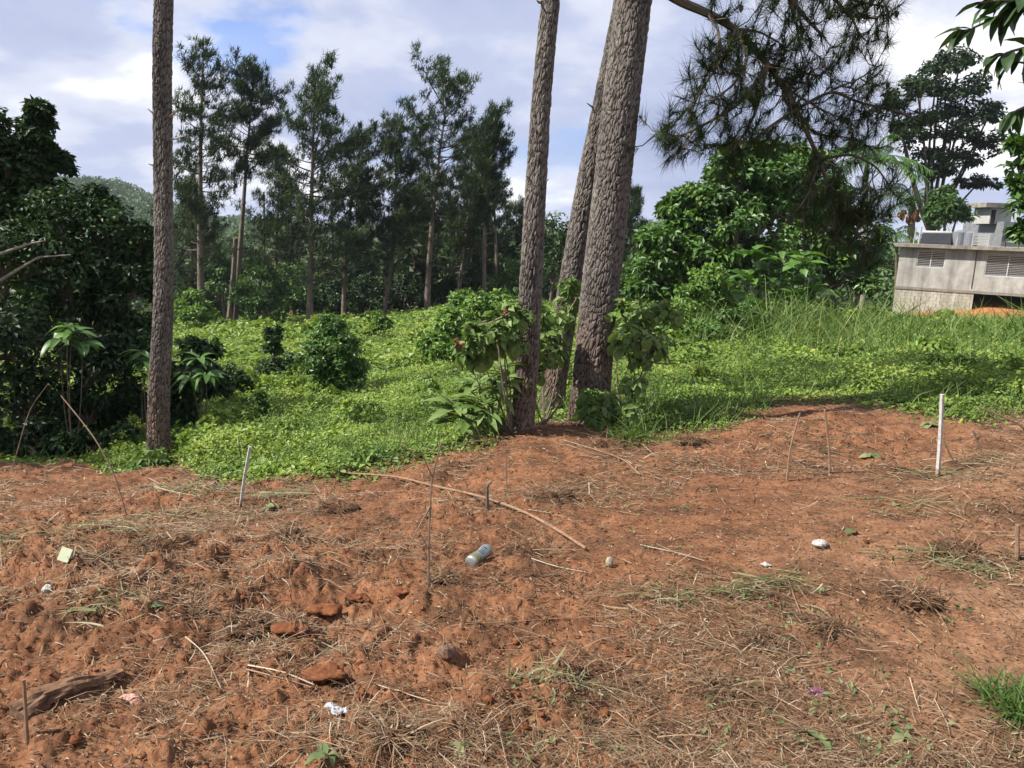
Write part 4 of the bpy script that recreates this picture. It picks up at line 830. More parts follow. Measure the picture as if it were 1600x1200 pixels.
# ------------------------------------------------------------------ concrete house and what stands on its roof
M['render_'] = plain('grey_cement_render', (0.34, 0.335, 0.315), 0.9, 0.22, 1.6, bmp=.01)
M['block_'] = plain('concrete_block', (0.36, 0.35, 0.30), 0.9, 0.2, 3.0, bmp=.01)
M['slab_'] = plain('stained_concrete', (0.22, 0.20, 0.17), 0.9, 0.35, 2.2, bmp=.01)
def stained(mt, amount):
    t = mt.node_tree; p = next(n for n in t.nodes if n.type == 'BSDF_PRINCIPLED'); src = p.inputs['Base Color'].links[0].from_socket
    a = noise(t, 2.2, 5, .6, sc=(1, 1, .12)); b = noise(t, .7, 4, .6); f = ramp(t, a.outputs[0], [(.42, (1, 1, 1)), (.68, (1 - amount,) * 3)]).outputs[0]; g_ = ramp(t, b.outputs[0], [(.35, (1.08, 1.07, 1.05)), (.7, (.78, .77, .74))]).outputs[0]
    c = mixc(t, 1.0, mixc(t, 1.0, src, f, 'MULTIPLY'), g_, 'MULTIPLY'); t.links.new(c, p.inputs['Base Color'])
for k in ('render_', 'block_', 'slab_'): stained(M[k], .45)
M['alu'] = plain('white_louvre', (0.42, 0.43, 0.43), 0.45, 0.08, 6)
M['tank'] = plain('grey_plastic_tank', (0.13, 0.14, 0.155), 0.5, 0.12, 4)
M['panel'] = plain('dark_solar_glass', (0.018, 0.02, 0.026), 0.6, 0.3, 3, spec=0.15)
M['whitewash'] = plain('whitewashed_wall', (0.31, 0.31, 0.295), 0.85, 0.15, 1.2)
M['zinc'] = plain('zinc_sheet', (0.15, 0.158, 0.165), 0.5, 0.2, 2.0)
HA = at(1399, 447, 50); HB = at(1600, 459, 46.3); ZF = float(at(1500, 453, 48.2)[2]); ZR = float(at(1500, 389, 48.2)[2])
ex = np.array([HB[0] - HA[0], HB[1] - HA[1], 0]); ex = ex / np.linalg.norm(ex); ey = np.array([-ex[1], ex[0], 0]); HROT = math.atan2(ex[1], ex[0])
H0 = np.array([HA[0], HA[1], ZF]); HL, HD = 15.0, 9.0
def hp(u, v, z): return H0 + ex * u + ey * v + np.array([0, 0, z])
def on_front(px, py):
    d = ray(px, py); t = ((H0 - CAM) @ ey) / (d @ ey); p = CAM + d * t; return float((p - H0) @ ex), float(p[2] - ZF)
HH = ZR - ZF
house = thing('concrete_house', 'flat-roofed unpainted concrete house with louvred windows on the right', 'house', hp(0, 0, 0))
def hbox(mb, u0, u1, v0, v1, z0, z1): return mb.box(hp((u0 + u1) / 2, (v0 + v1) / 2, (z0 + z1) / 2), ((u1 - u0) / 2, (v1 - v0) / 2, (z1 - z0) / 2), HROT)
w1 = (*on_front(1431, 417), *on_front(1479, 392)); w2a = on_front(1537, 431); w2b = on_front(1600, 398)
W1 = (w1[0], w1[2], w1[1], w1[3]); W2 = (w2a[0], w2a[0] + 3.5, w2a[1], w2b[1] - .02)
wl = MB(); T = .15
hbox(wl, 0, W1[0], 0, T, .002, HH); hbox(wl, W1[1], W2[0], 0, T, .002, HH); hbox(wl, W2[1], HL, 0, T, .002, HH)
for a in (W1, W2): hbox(wl, a[0], a[1], 0, T, .002, a[2]); hbox(wl, a[0], a[1], 0, T, a[3], HH)
wl.build('front_wall', M['render_'], house)
hbox(MB(), 0, T, T, HD, .002, HH).build('side_wall', M['render_'], house); hbox(MB(), HL - T, HL, T, HD, .002, HH).build('side_wall', M['render_'], house); hbox(MB(), T, HL - T, HD - T, HD, .002, HH).build('back_wall', M['render_'], house)
hbox(MB(), -.7, HL + .5, -.45, HD + .4, HH + .002, HH + .20).build('roof_slab', M['slab_'], house)
hbox(MB(), -.02, HL, -.03, HD, -.16, 0).build('floor_slab', M['slab_'], house)
hbox(MB(), -.05, -.003, .5, 1.3, .05, HH - .35).build('side_door', M['alu'], house)
def window(a, cols, rows):
    fr = MB(); e = .05
    for z in (a[2] + e / 2, a[3] - e / 2): hbox(fr, a[0] + .002, a[1] - .002, .03, .10, z - e / 2, z + e / 2)
    us = np.linspace(a[0] + e / 2, a[1] - e / 2, cols + 1)
    for u in us: hbox(fr, u - e / 2, u + e / 2, .028, .102, a[2] + e, a[3] - e)
    w = fr.build('window', M['alu'], house)
    hbox(MB(), a[0] + .01, a[1] - .01, .125, .135, a[2] + .01, a[3] - .01).build('room_shade_sheet', M['shade_and_black'], w)  # black sheet painted in for the darkness of the room behind
    hgt = (a[3] - a[2] - 2 * e) / rows
    for c in range(cols):
        for r in range(rows):
            z = a[2] + e + (r + .5) * hgt; mt = Matrix.Rotation(HROT, 3, 'Z') @ Matrix.Rotation(R_(-50), 3, 'X')
            MB().box(hp((us[c] + us[c + 1]) / 2, .065, z), ((us[c + 1] - us[c]) / 2 - e / 2 - .004, hgt * .36, .005), M=np.array(mt)).build('louvre_slat', M['alu'], w)
window(W1, 2, 9); window(W2, 3, 12)
uc = on_front(1524, 410)[0]; MB().tube([hp(uc, -.025, HH - .05), hp(uc, -.025, .15)], .022, 6).build('crack_tube', M['darkwood'], house)  # dark tube standing in for the dark vertical crack in the wall
# block wall below the floor, then the open space on posts
bl = MB(); zb = -2.6; bu = on_front(1520, 470)[0]
proto = None
rows_ = int(2.4 / .205)
for r in range(rows_):
    k = 0; u = -.0 - (.2 if r % 2 else 0)
    while u < bu:
        u0, u1 = max(u, 0.0), min(u + .395, bu)
        if u1 - u0 > .05: hbox(MB(), u0 + .004, u1 - .004, .02 + .004 * random.random(), .16, -.165 - (r + 1) * .205 + .008, -.165 - r * .205).build('block', M['block_'], house)
        u += .405
hbox(MB(), .03, bu - .03, .045, .15, -.165 - rows_ * .205, -.162).build('mortar_bed', M['slab_'], house)
for u in (bu + 3.2, bu + 6.4): hbox(MB(), u, u + .25, .1, .35, zb, -.162).build('post', M['slab_'], house)
hbox(MB(), .2, HL - .2, HD - 2.0, HD - 1.85, zb, -.162).build('rear_foundation', M['slab_'], house)
# earth bank under the house
eb = MB(); g = np.linspace(0, 1, 14); U, Vv = np.meshgrid(np.linspace(-1.0, HL, 22), np.linspace(-3.5, 7, 14)); pz = np.array([[hp(u, v, 0) for u in U[0]] for v in Vv[:, 0]]).reshape(-1, 3)
gzv = gz(pz[:, 0], pz[:, 1]); tgt = ZF - 1.65 + .7 * smooth(-1.5, 5, Vv.ravel()) + .5 * smooth(1.5, 5.5, U.ravel()); fade = smooth(-3.5, -1.6, Vv.ravel()) * smooth(-1, 1.5, U.ravel())
pz[:, 2] = gzv - .05 + np.maximum(0, tgt - gzv + .05) * fade + .12 * fbm(pz[:, 0] * 1.5, pz[:, 1] * 1.5, 40, 3) * fade
i_ = np.arange(13)[:, None] * 22; j_ = np.arange(21)[None]; f4 = np.stack([i_ + j_, i_ + j_ + 1, i_ + 23 + j_, i_ + 22 + j_], -1).reshape(-1, 4)
o = eb.add(pz, f4=f4).build('earth_bank', plain('orange_earth', (0.30, 0.115, 0.042), .95, .3, 2.0, bmp=.02), smoothed=True); o['kind'] = 'structure'
ZT = ZR + .20
def roof_pt(px, v=1.2):
    u, _ = on_front(px, 385); return hp(u * 1.0 + v * .25, v, HH + .20)
def water_tank(px, v, r, h, label):
    p = roof_pt(px, v); root = thing('water_tank', label, 'water tank', p, 'water tanks on the flat roof'); mb = MB(); n = 14; z = np.linspace(0, h, n); rad = np.full(n, r) * (1 + .02 * (np.arange(n) % 2)); mb.tube(np.stack([np.full(n, p[0]), np.full(n, p[1]), p[2] + z], 1), rad, 20)
    mb.build('tank_body', M['tank'], root, smoothed=False)
    MB().tube([p + [0, 0, h + .002], p + [0, 0, h + .09], p + [0, 0, h + .15]], [r * .98, r * .6, r * .3], 20).build('tank_lid', M['tank'], root)
water_tank(1483, 1.6, .42, .80, 'grey plastic water tank on the flat roof, next to the solar heater'); water_tank(1503, 1.4, .40, .76, 'grey plastic water tank on the flat roof, next to the white slatted rack')
p = roof_pt(1450, 1.2); sh = thing('solar_water_heater', 'dark solar panel with white cylinder along its top on the flat roof', 'solar heater', p)
mt = np.array(Matrix.Rotation(HROT, 3, 'Z') @ Matrix.Rotation(R_(48), 3, 'X')); MB().box(p + [0, 0, .36], (.85, .42, .03), M=mt).build('panel', M['panel'], sh)
c = p + [0, 0, .76] + ey * .32; MB().tube([c - ex * .85, c - ex * .8, c + ex * .8, c + ex * .85], [.04, .10, .10, .04], 12).build('cylinder', M['whitewash'], sh, smoothed=True)
for s in (-.75, .75): MB().tube([p + ex * s + ey * .3, p + ex * s + ey * .3 + [0, 0, .72]], .025, 5).build('leg', M['alu'], sh)
p = roof_pt(1524, .8); rk = thing('slatted_rack', 'white slatted rack standing on the flat roof beside the tanks', 'rack', p)
for s in (-.42, .42): MB().box(p + ex * s + [0, 0, .4], (.03, .03, .4), HROT).build('upright', M['whitewash'], rk)
for k in range(8): MB().box(p + [0, 0, .10 + k * .09], (.388, .012, .025), HROT).build('slat', M['whitewash'], rk)
for i, (px, y1, lab) in enumerate([(1408, 353, 'thin pale post at the left end of the flat roof'), (1416, 352, 'thicker pale post beside the one at the roof end'), (1491, 366, 'short pale post in front of the water tanks')]):
    p = roof_pt(px, .3 if i == 2 else 2.0); h = (375 - y1) / F * 49 + .15; tag(MB().tube([p, p + [.04, 0, h]], .035 if i != 1 else .06, 7).build('roof_post', M['whitewash'], loc=p), lab, 'post', 'posts on the flat roof')
p = roof_pt(1563, 1.0); ds = thing('satellite_dish', 'small dark satellite dish near the right end of the roof', 'satellite dish', p)
MB().tube([p, p + [0, 0, .42]], .022, 6).build('mast', M['shade_and_black'], ds)
q = p + np.array([0, -.02, .46]); ax = unit(np.array([-.5, -.75, .45])); MB().tube([q, q + ax * .03, q + ax * .08], [.03, .17, .26], 16, cap=False).build('dish', M['shade_and_black'], ds)
MB().tube([q + ax * .08, q + ax * .3], .01, 5).build('feed_arm', M['shade_and_black'], ds)
# whitewashed building beyond
Yb = 66; p0 = at(1560, 400, Yb); wb = thing('whitewashed_building', 'pale building with a small stair tower behind the concrete house', 'building', [p0[0], p0[1], p0[2]])
def pxbox(mb, x0, y0, x1, y1, Y, dep):
    a, b_ = at(x0, y1, Y), at(x1, y0, Y); c = (a + b_) / 2; return mb.box(c + [0, dep / 2, 0], (abs(b_[0] - a[0]) / 2, dep / 2, abs(b_[2] - a[2]) / 2))
pxbox(MB(), 1548, 350, 1680, 480, Yb, 6).build('wall', M['zinc'], wb)
pxbox(MB(), 1545, 324, 1583, 349.5, Yb + 1, 2.4).build('tower_wall', M['whitewash'], wb)
pxbox(MB(), 1541, 318, 1588, 323.6, Yb + .7, 3).build('tower_roof', M['slab_'], wb)
pxbox(MB(), 1547, 328, 1557, 349, Yb + .95, .04).build('doorway_shade', M['shade_and_black'], wb)  # black slab painted in for the shade inside the open doorway

# ------------------------------------------------------------------ meadow, creeper and tall grass (nobody could count it)
def polar(n, rng, th0, th1, rmax, r0=None):
    th = rng.uniform(R_(th0), R_(th1), n); lo = np.log(np.full(n, 4.0) if r0 is None else np.full(n, r0)); r = np.exp(lo + (np.log(rmax) - lo) * rng.random(n)); return r * np.sin(th), r * np.cos(th), r
def meadow():
    rng = np.random.default_rng(21); x, y, r = polar(430000, rng, -41, 41, 62, 5.0)
    e = edge_r(x, y); k = (rng.random(len(x)) < smooth(-.6, .5, r - e)) & (rng.random(len(x)) < GREEN(x, y)); x, y, r, e = x[k], y[k], r[k], e[k]
    z = gz(x, y); n = len(x); lum = np.clip(.5 + 1.3 * fbm(x * 1.1, y * .9, 51, 3), 0, 1.3); h = (.04 + .22 * lum + .16 * smooth(.1, .5, fbm(x * 2.3, y * 2.0, 57, 3)) * rng.random(n)) * smooth(-.5, 1.2, r - e) + .015
    h = h * (1 + .6 * smooth(15, 40, r)); u = rng.random(n) ** .6
    P = np.stack([x, y, z + h * u], 1); pa = fbm(x * .8, y * .8, 58, 3); s = np.clip(.0056 * r, .040, .24) * rng.uniform(.5, 1.2, n) * np.clip(1 + 1.3 * pa, .55, 1.7)
    nn = unit(rnddir(n, rng) * .75 + [-.25, -.1, 1.1]); dd = unit(np.cross(nn, rnddir(n, rng)))
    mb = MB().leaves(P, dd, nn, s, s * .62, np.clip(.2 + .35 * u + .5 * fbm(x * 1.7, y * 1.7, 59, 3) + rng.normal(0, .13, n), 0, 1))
    for _ in range(150):
        q = np.exp(rng.uniform(np.log(8.5), np.log(48))); th_ = rng.uniform(R_(-36), R_(38)); a_, b2 = q * math.sin(th_), q * math.cos(th_)
        if q < edge_r(np.array([a_]), np.array([b2]))[0] + .9 or GREEN(np.array([a_]), np.array([b2]))[0] < .9: continue
        rr = rng.uniform(.10, .28) * (.7 + q * .025); leaf_dome(mb, np.array([a_, b2, gz1(a_, b2) + .1 + rr * .35]), rr, int(90 + 60 * rng.random()), rng, np.clip(.0062 * q, .05, .26) * rng.uniform(.7, 1.5), rng.uniform(.6, 1.4), rng.uniform(.15, .75))
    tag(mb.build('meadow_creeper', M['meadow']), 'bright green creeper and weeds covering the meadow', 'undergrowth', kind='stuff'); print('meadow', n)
    # grass
    G = MB(); x, y, r = polar(90000, rng, -41, 41, 60, 6.0); e = edge_r(x, y); th = np.degrees(np.arctan2(x, y))
    dens = smooth(-.5, .5, r - e) * (.20 + .3 * (fbm(x * .6, y * .6, 61, 2) > .1) + .8 * smooth(6, 14, th) * smooth(14, 20, r) * (fbm(x * .5, y * .5, 66, 2) > -.12))
    k = (rng.random(len(x)) < dens) & (rng.random(len(x)) < GREEN(x, y)); x, y, r, th = x[k], y[k], r[k], th[k]; n = len(x); z = gz(x, y)
    tall = .28 + (.30 + .45 * smooth(27, 19, r)) * smooth(6, 14, th) * smooth(12, 17, r) * (.6 + .9 * np.clip(fbm(x * .4, y * .4, 63, 2) + .3, 0, 1))
    d = unit(np.stack([rng.normal(0, .28, n), rng.normal(0, .28, n), np.ones(n)], 1)); c = np.stack([rng.normal(0, .35, n), rng.normal(0, .35, n), -rng.uniform(0, .35, n)], 1)
    G.ribbons(np.stack([x, y, z], 1), d, c, tall * rng.uniform(.6, 1.3, n), np.clip(.0011 * r, .008, .045), np.clip(rng.normal(.5, .25, n), 0, 1), 2, Nn=rnddir(n, rng))
    tag(G.build('tall_grass', M['grass']), 'tall grass rising through the creeper below the house', 'grass', kind='stuff'); print('grass', n)
meadow()

# ------------------------------------------------------------------ litter on the bare earth
def litter():
    rng = np.random.default_rng(31); S = MB()
    def spots(n, rmax=11):
        x, y, r = polar(n, rng, -41, 41, rmax, 1.3); k = r < edge_r(x, y) + .45; return x[k], y[k], r[k]
    x, y, r = spots(110000); cov = 1.4 * fbm(x * 1.1 + 4, y * 1.5, 71, 4)
    for sx, sy, ax_, ay_ in _sm: cov = cov - .9 * np.exp(-((x - sx) / ax_) ** 2 - ((y - sy) / ay_) ** 2)
    k = rng.random(len(x)) < np.clip(.6 + 1.7 * cov, .06, 1); x, y, r = x[k], y[k], r[k]; n = len(x); z = gz(x, y)
    az = rng.normal(.1, 1.1, n); L = np.clip(rng.lognormal(-2.75, .65, n), .02, .45); d = np.stack([np.cos(az), np.sin(az), rng.normal(.02, .16, n)], 1)
    c = np.stack([-np.sin(az), np.cos(az), np.zeros(n)], 1) * rng.normal(0, .28, n)[:, None] + np.array([0, 0, -.08])
    S.ribbons(np.stack([x, y, z + rng.uniform(.003, .022, n)], 1) - d * (L * .5)[:, None], d, c, L, np.clip(.0009 * r, .0018, .007) * rng.uniform(.6, 1.7, n), np.clip(rng.beta(1.7, 1.9, n), 0, 1), 2, Nn=.3 * rnddir(n, rng))
    x, y, r = spots(60000); n = len(x); z = gz(x, y); az = rng.uniform(0, 6.28, n); d = np.stack([np.cos(az), np.sin(az), rng.normal(0, .2, n)], 1)
    S.leaves(np.stack([x, y, z + rng.uniform(.002, .012, n)], 1), d, unit(rnddir(n, rng) * .5 + [0, 0, 1]), rng.uniform(.008, .028, n) * (.6 + r * .15), rng.uniform(.003, .008, n) * (.6 + r * .15), rng.beta(1.5, 2.6, n))
    tag(S.build('straw_litter', M['straw']), 'dry straw and chaff strewn over the red earth', 'straw', kind='stuff')
    C = MB(); x, y, r = spots(4000, 9); k = rng.random(len(x)) < np.clip(rough(x, y) * .75, 0, 1); x, y, r = x[k], y[k], r[k]; z = gz(x, y)
    for a, b_, c_, rr in zip(x, y, z, r): q = min(rng.lognormal(-5.0, .5), .018); C.lump(np.array([a, b_, c_ + q * .2]), q, rng, (1, rng.uniform(.6, 1.3), rng.uniform(.5, .9)), 6, 4, .6)
    tag(C.build('earth_crumbs', M['clod'], smoothed=True), 'crumbled red earth lying loose', 'earth', kind='stuff')
    W = MB(); x, y, r = spots(9000); k = rng.random(len(x)) < np.clip(-.42 + 1.4 * fbm(x * .9, y * .9, 83, 3), 0, 1) + .6 * smooth(-1.0, .2, r - edge_r(x, y)); x, y, r = x[k], y[k], r[k]; n = len(x); z = gz(x, y)
    m_ = 4; P = np.repeat(np.stack([x, y, z + .01], 1), m_, 0) + rng.normal(0, .02, (n * m_, 3)) * [1, 1, .4]; nn = unit(rnddir(n * m_, rng) * .7 + [0, 0, .9]); dd = unit(np.cross(nn, rnddir(n * m_, rng)))
    W.leaves(P, dd, nn, rng.uniform(.012, .035, n * m_), .015, rng.uniform(.1, .8, n * m_))
    tag(W.build('weed_seedlings', M['wilted']), 'small green weeds and cut leaves scattered on the earth', 'weeds', kind='stuff')
litter()

# ------------------------------------------------------------------ leafy branch reaching in from a tree beside the camera
def overhang():
    rng = np.random.default_rng(91); base = np.array([6.3, 5.2, gz1(6.3, 5.2)]); root = thing('overhanging_tree', 'dark leafy branch reaching in at the top right corner', 'tree', base)
    meshes = leaf_set('branch_leaf', .17, .062, .35, .003, M['dark_leaf']); hub = base + [.2, 0, 3.6]
    tb = MB(); tb.tube(curve_pts(base - [0, 0, .1], hub, (.1, 0, 0), 8), np.linspace(.11, .07, 8), 8); tb.build('trunk', M['wood'], root, smoothed=True)
    cr = MB()
    for _ in range(22): clump_leaves(cr, hub + [1.3, .2, .9] + rng.normal(0, .75, 3), .5, 60, rng, .15, rng.uniform(.1, .6))
    cr.build('crown', M['dark_leaf'], root)
    for path, n in (([(1700, -40), (1600, 10), (1540, 35), (1495, 55)], 20), ([(1700, -60), (1600, 0), (1560, 0), (1530, 5)], 14), ([(1700, 40), (1620, 70), (1580, 80), (1555, 90)], 16), ([(1680, 120), (1620, 160), (1590, 172), (1570, 185)], 12), ([(1690, 60), (1610, 100), (1580, 95)], 10)):
        q = np.array([at(a, b_, 4.9) for a, b_ in path]); q = np.vstack([hub + (q[0] - hub) * .35, q]); mb = MB().tube(q, np.linspace(.018, .004, len(q)), 5); br = mb.build('branch', M['wood'], root)
        L = np.linspace(0, 1, len(q))
        for k in range(n):
            s = rng.uniform(.35, 1.0); p = np.array([np.interp(s, L, q[:, c]) for c in range(3)]); d = unit(q[-1] - q[-2]) + rng.normal(0, .55, 3) + [0, 0, -.2]; put_leaf(root, meshes, p, d, rng.uniform(.8, 1.3), rng)
overhang()
broad('small_tree', 'small pale-leaved tree at the right edge in front of the house', 'tree', gb(1660, 560, 13), lobes([(1610, 250, 26, 0), (1590, 232, 14, 0), (1615, 330, 34, 0), (1650, 300, 50, 0), (1592, 290, 12, 0), (1600, 365, 18, 0)], 13), 'mid_leaf', 562, 10, 26, .17, trunk_r=.06, rn=(.2, .7))
p = np.array([at(a, b_, 12) for a, b_ in ((1680, 225), (1600, 236), (1575, 225), (1545, 208))])

# ------------------------------------------------------------------ stakes, sticks and fallen branches
def standing(name, label, cat, path, radii, mat, k=6, group=None, sink=.06, dy=0.0, forks=()):
    b = hit(*path[0]); P = [b - [0, 0, sink]] + [at(px, py, b[1] + dy * (i + 1)) for i, (px, py) in enumerate(path[1:])]
    P = np.array(P); s = np.linspace(0, 1, len(P)); t = np.linspace(0, 1, max(len(P) * 4, 10)); Q = np.stack([np.interp(t, s, P[:, c]) for c in range(3)], 1)
    if len(P) > 2:
        for _ in range(2): Q[1:-1] = (Q[:-2] + 2 * Q[1:-1] + Q[2:]) / 4
    mb = MB().tube(Q, np.interp(t, np.linspace(0, 1, len(radii)), radii) * (1 + .12 * RNG.normal(size=len(t)) * (k > 4)), k)
    for a, c in forks: mb.tube([at(*a, b[1]), at(*c, b[1] - .05)], [radii[-1] * 1.1, radii[-1] * .5], 4)
    return tag(mb.build(name, mat, loc=b), label, cat, group)
standing('survey_stake', 'white survey stake leaning right at the edge of the lower ground', 'stake', [(373, 795), (382, 745), (391, 698)], [.012, .012], M['stake'], 4, 'white survey stakes')
standing('survey_stake', 'white chipped survey stake standing beside weeds on the right', 'stake', [(1466, 744), (1469, 690), (1472, 616)], [.016, .014], M['stake'], 4, 'white survey stakes')
standing('thin_stick', 'brown stick upright in the ground, straighter of the two left of the stake', 'stick', [(1299, 741), (1296, 700), (1289, 640)], [.010, .009], M['stick'], 5, 'sticks standing in the earth')
standing('thin_stick', 'kinked brown stick left of the straighter upright one', 'stick', [(1230, 752), (1234, 705), (1243, 670), (1250, 645)], [.009, .006], M['stick'], 5, 'sticks standing in the earth')
standing('thin_stick', 'pale stick propped against the foot of the right white stake', 'stick', [(1500, 724), (1474, 688)], [.008, .006], M['stick'], 5, 'sticks standing in the earth')
standing('thin_stick', 'grey stick leaning at the shaded right side', 'stick', [(1543, 712), (1520, 672)], [.006, .005], M['greystick'], 5, 'sticks standing in the earth')
standing('thin_stick', 'long pale stick jutting out from the right edge', 'stick', [(1615, 690), (1600, 666), (1560, 648), (1528, 636)], [.010, .007], M['stick'], 5, 'sticks standing in the earth')
standing('bare_sapling', 'leafless forked sapling stem in the middle foreground', 'sapling', [(671, 922), (669, 870), (672, 800), (675, 745), (690, 690)], [.006, .0035], M['greystick'], 5, forks=[((675, 745), (655, 700)), ((670, 860), (655, 830)), ((673, 790), (640, 850))])
standing('bare_sapling', 'thin upright dry stem below the slimmer near trunk', 'sapling', [(793, 770), (791, 730), (789, 690)], [.004, .003], M['greystick'], 5)
standing('cut_stub', 'short dark cut stub with a pale bent top near the long fallen branch', 'stub', [(762, 797), (761, 765), (762, 757), (768, 753)], [.011, .009], M['wood'], 7)
standing('leaning_pole', 'long crooked stick leaning in front of the dark left trees', 'stick', [(202, 808), (180, 743), (150, 687), (123, 652), (95, 618)], [.005, .003], M['greystick'], 6, dy=.05)
standing('leaning_pole', 'short dark stick leaning left in the shade', 'stick', [(15, 735), (45, 640), (75, 600)], [.005, .003], M['greystick'], 6, dy=.05)
standing('dry_stalk', 'pale broken cane stalk standing at the bottom left corner', 'stalk', [(42, 1165), (40, 1110), (37, 1062)], [.006, .005], M['stick'], 6)
standing('cut_stub', 'pale cut stem sticking up at the right edge of the litter', 'stub', [(1592, 875), (1590, 820)], [.012, .010], M['stick'], 7)
def lying(name, label, cat, path, radii, mat, k=6, lift=.012, group=None):
    P = np.array([hit(*p) + [0, 0, lift] for p in path]); s = np.linspace(0, 1, len(P)); t = np.linspace(0, 1, len(P) * 5); Q = np.stack([np.interp(t, s, P[:, c]) for c in range(3)], 1)
    for _ in range(4): Q[1:-1] = (Q[:-2] + 2 * Q[1:-1] + Q[2:]) / 4
    z = gz(Q[:, 0], Q[:, 1]); Q[:, 2] = np.maximum(Q[:, 2], z + .004)
    for _ in range(3): Q[1:-1, 2] = (Q[:-2, 2] + 2 * Q[1:-1, 2] + Q[2:, 2]) / 4
    r = np.interp(t, np.linspace(0, 1, len(radii)), radii) * (1 + .10 * RNG.normal(size=len(t)))
    return tag(MB().tube(Q, r, k).build(name, mat, loc=P[0]), label, cat, group)
lying('fallen_branch', 'long fallen branch crossing the ground from the left stake to mid-right', 'branch', [(335, 738), (400, 742), (520, 741), (620, 748), (685, 766), (760, 782), (820, 803), (870, 832), (915, 862)], [.004, .006, .008, .0095, .008], M['stick'], 7, .02)
for i, (pth, r, mt, lab) in enumerate([([(388, 1045), (440, 1055), (490, 1075)], .006, 'white', 'bleached stalk lying bottom left, upper of a pair'), ([(385, 1051), (435, 1063), (486, 1080)], .005, 'stick', 'pale stalk lying bottom left, lower of a pair'), ([(590, 1076), (630, 1088), (672, 1101)], .004, 'white', 'thin bleached stalk lying at the bottom centre'),
        ([(1374, 911), (1402, 911), (1430, 912)], .0045, 'white', 'thin white rod lying in the litter on the right'), ([(395, 990), (430, 1040), (470, 1090)], .0035, 'stick', 'straight dry stem slanting across the bottom left'), ([(700, 985), (800, 975), (900, 968), (1010, 966)], .004, 'stick', 'long thin dry stem lying across the middle foreground'),
        ([(830, 878), (870, 890), (915, 898)], .005, 'white', 'bleached stalk beside the dry clump right of the can'), ([(290, 1000), (320, 1025), (345, 1080)], .004, 'white', 'kinked pale root lying at the bottom left'), ([(1230, 905), (1240, 935), (1250, 962)], .005, 'stick', 'pale cut stem lying by the green cuttings'),
        ([(1240, 1048), (1290, 1042), (1330, 1030)], .006, 'stick', 'forked pale stem lying at the lower right'), ([(200, 1080), (240, 1040), (265, 1000)], .004, 'greystick', 'grey twig lying beside the rotten log'), ([(1000, 855), (1060, 868), (1100, 880)], .004, 'white', 'pale stem lying on the open earth right of centre'),
        ([(600, 965), (640, 950), (700, 905), (735, 880)], .004, 'greystick', 'curved twig lying left of the crushed can'), ([(880, 690), (930, 705), (975, 720), (1000, 745)], .012, 'greystick', 'pale root lying below the thickest near trunk'), ([(540, 775), (620, 772), (700, 778)], .005, 'stick', 'straight stem lying below the long fallen branch')]):
    lying('dry_stalk', lab, 'stalk', pth, [r * .62, r * .4], M['bleached' if mt == 'white' else mt], 5, .014, 'dry stems lying on the earth')
# rotten log at the lower left
P = np.array([hit(a, b_) for a, b_ in ((28, 1128), (70, 1098), (120, 1078), (160, 1070), (192, 1058))]); P[:, 2] += .03; t = np.linspace(0, 1, 60); Q = np.stack([np.interp(t, np.linspace(0, 1, 5), P[:, c]) for c in range(3)], 1); Q[:, 2] -= .012
mb = MB().tube(Q, .036 * (1 - .45 * t), 26); V = mb.V[0][:60 * 26].reshape(60, 26, 3); C_ = V.mean(1, keepdims=True); A_ = np.arange(26)[None] / 26 * 6.283 + 0 * t[:, None]; S_ = t[:, None] + 0 * A_
V[:] = C_ + (V - C_) * (1 + .55 * fbm(np.cos(A_) * 2.2 + S_ * 2, np.sin(A_) * 2.2 + S_ * 5, 5, 3) + .35 * vnoise(np.cos(A_) * 9, np.sin(A_) * 9 + S_ * 4, 8))[..., None]
tag(mb.build('rotten_log', plain('rotten_wood', (.115, .062, .034), .95, .6, 22, bmp=.02), loc=P[0]), 'rotten log half sunk in the earth at the bottom left', 'log')

# ------------------------------------------------------------------ clumps of dry grass and cut greenery
def clump(name, label, cat, px, py, rpx, seed, mat='straw', n=170, sod=True, h=.6, L=1.0, w=.0035, rn=(.3, .25), group=None, flat=.35, swathe=None):
    rng = np.random.default_rng(seed); b = hit(px, py); R = rpx / F * math.hypot(b[0], b[1]); root = thing(name, label, cat, b, group)
    if sod:
        mb = MB()
        for _ in range(16): q = rng.uniform(.10, .30) * R; mb.lump(b + [rng.normal(0, R * .32), rng.normal(0, R * .26), q * .1], q, rng, (1, .9, h), 10, 7, .75)
        mb.build('sod', M['sod'], root, smoothed=True)
    az = rng.uniform(0, 6.28, n); rr = R * rng.random(n) ** .6 * .8; P = b + np.stack([np.cos(az) * rr, np.sin(az) * rr, rng.uniform(0, .28 * R, n)], 1)
    d = unit(np.stack([np.cos(az + rng.normal(0, 1, n)), np.sin(az + rng.normal(0, 1, n)), rng.uniform(0, 2 * flat, n)], 1)); c = np.stack([rng.normal(0, .35, n), rng.normal(0, .35, n), -rng.uniform(.1, .7, n)], 1)
    if swathe is not None:
        az = swathe + rng.normal(0, .75, n) + np.pi * (rng.random(n) < .4); d = unit(np.stack([np.cos(az), np.sin(az), rng.uniform(-.02, .16, n)], 1)); c = c * [1.1, 1.1, .3]; P = b + np.stack([rng.normal(0, R * 1.0, n), rng.normal(0, R * .55, n), np.zeros(n)], 1); P[:, 2] = gz(P[:, 0], P[:, 1]) + rng.uniform(.008, .04, n); P = P - d * (R * L * .4)
    MB().ribbons(P, d, c, R * L * rng.uniform(.4, 1.4, n), w * rng.uniform(.35, 1.7, n), np.clip(rng.normal(*rn, n), 0, 1), 4, Nn=.5 * rnddir(n, rng)).build('blades', M[mat], root)
    return root
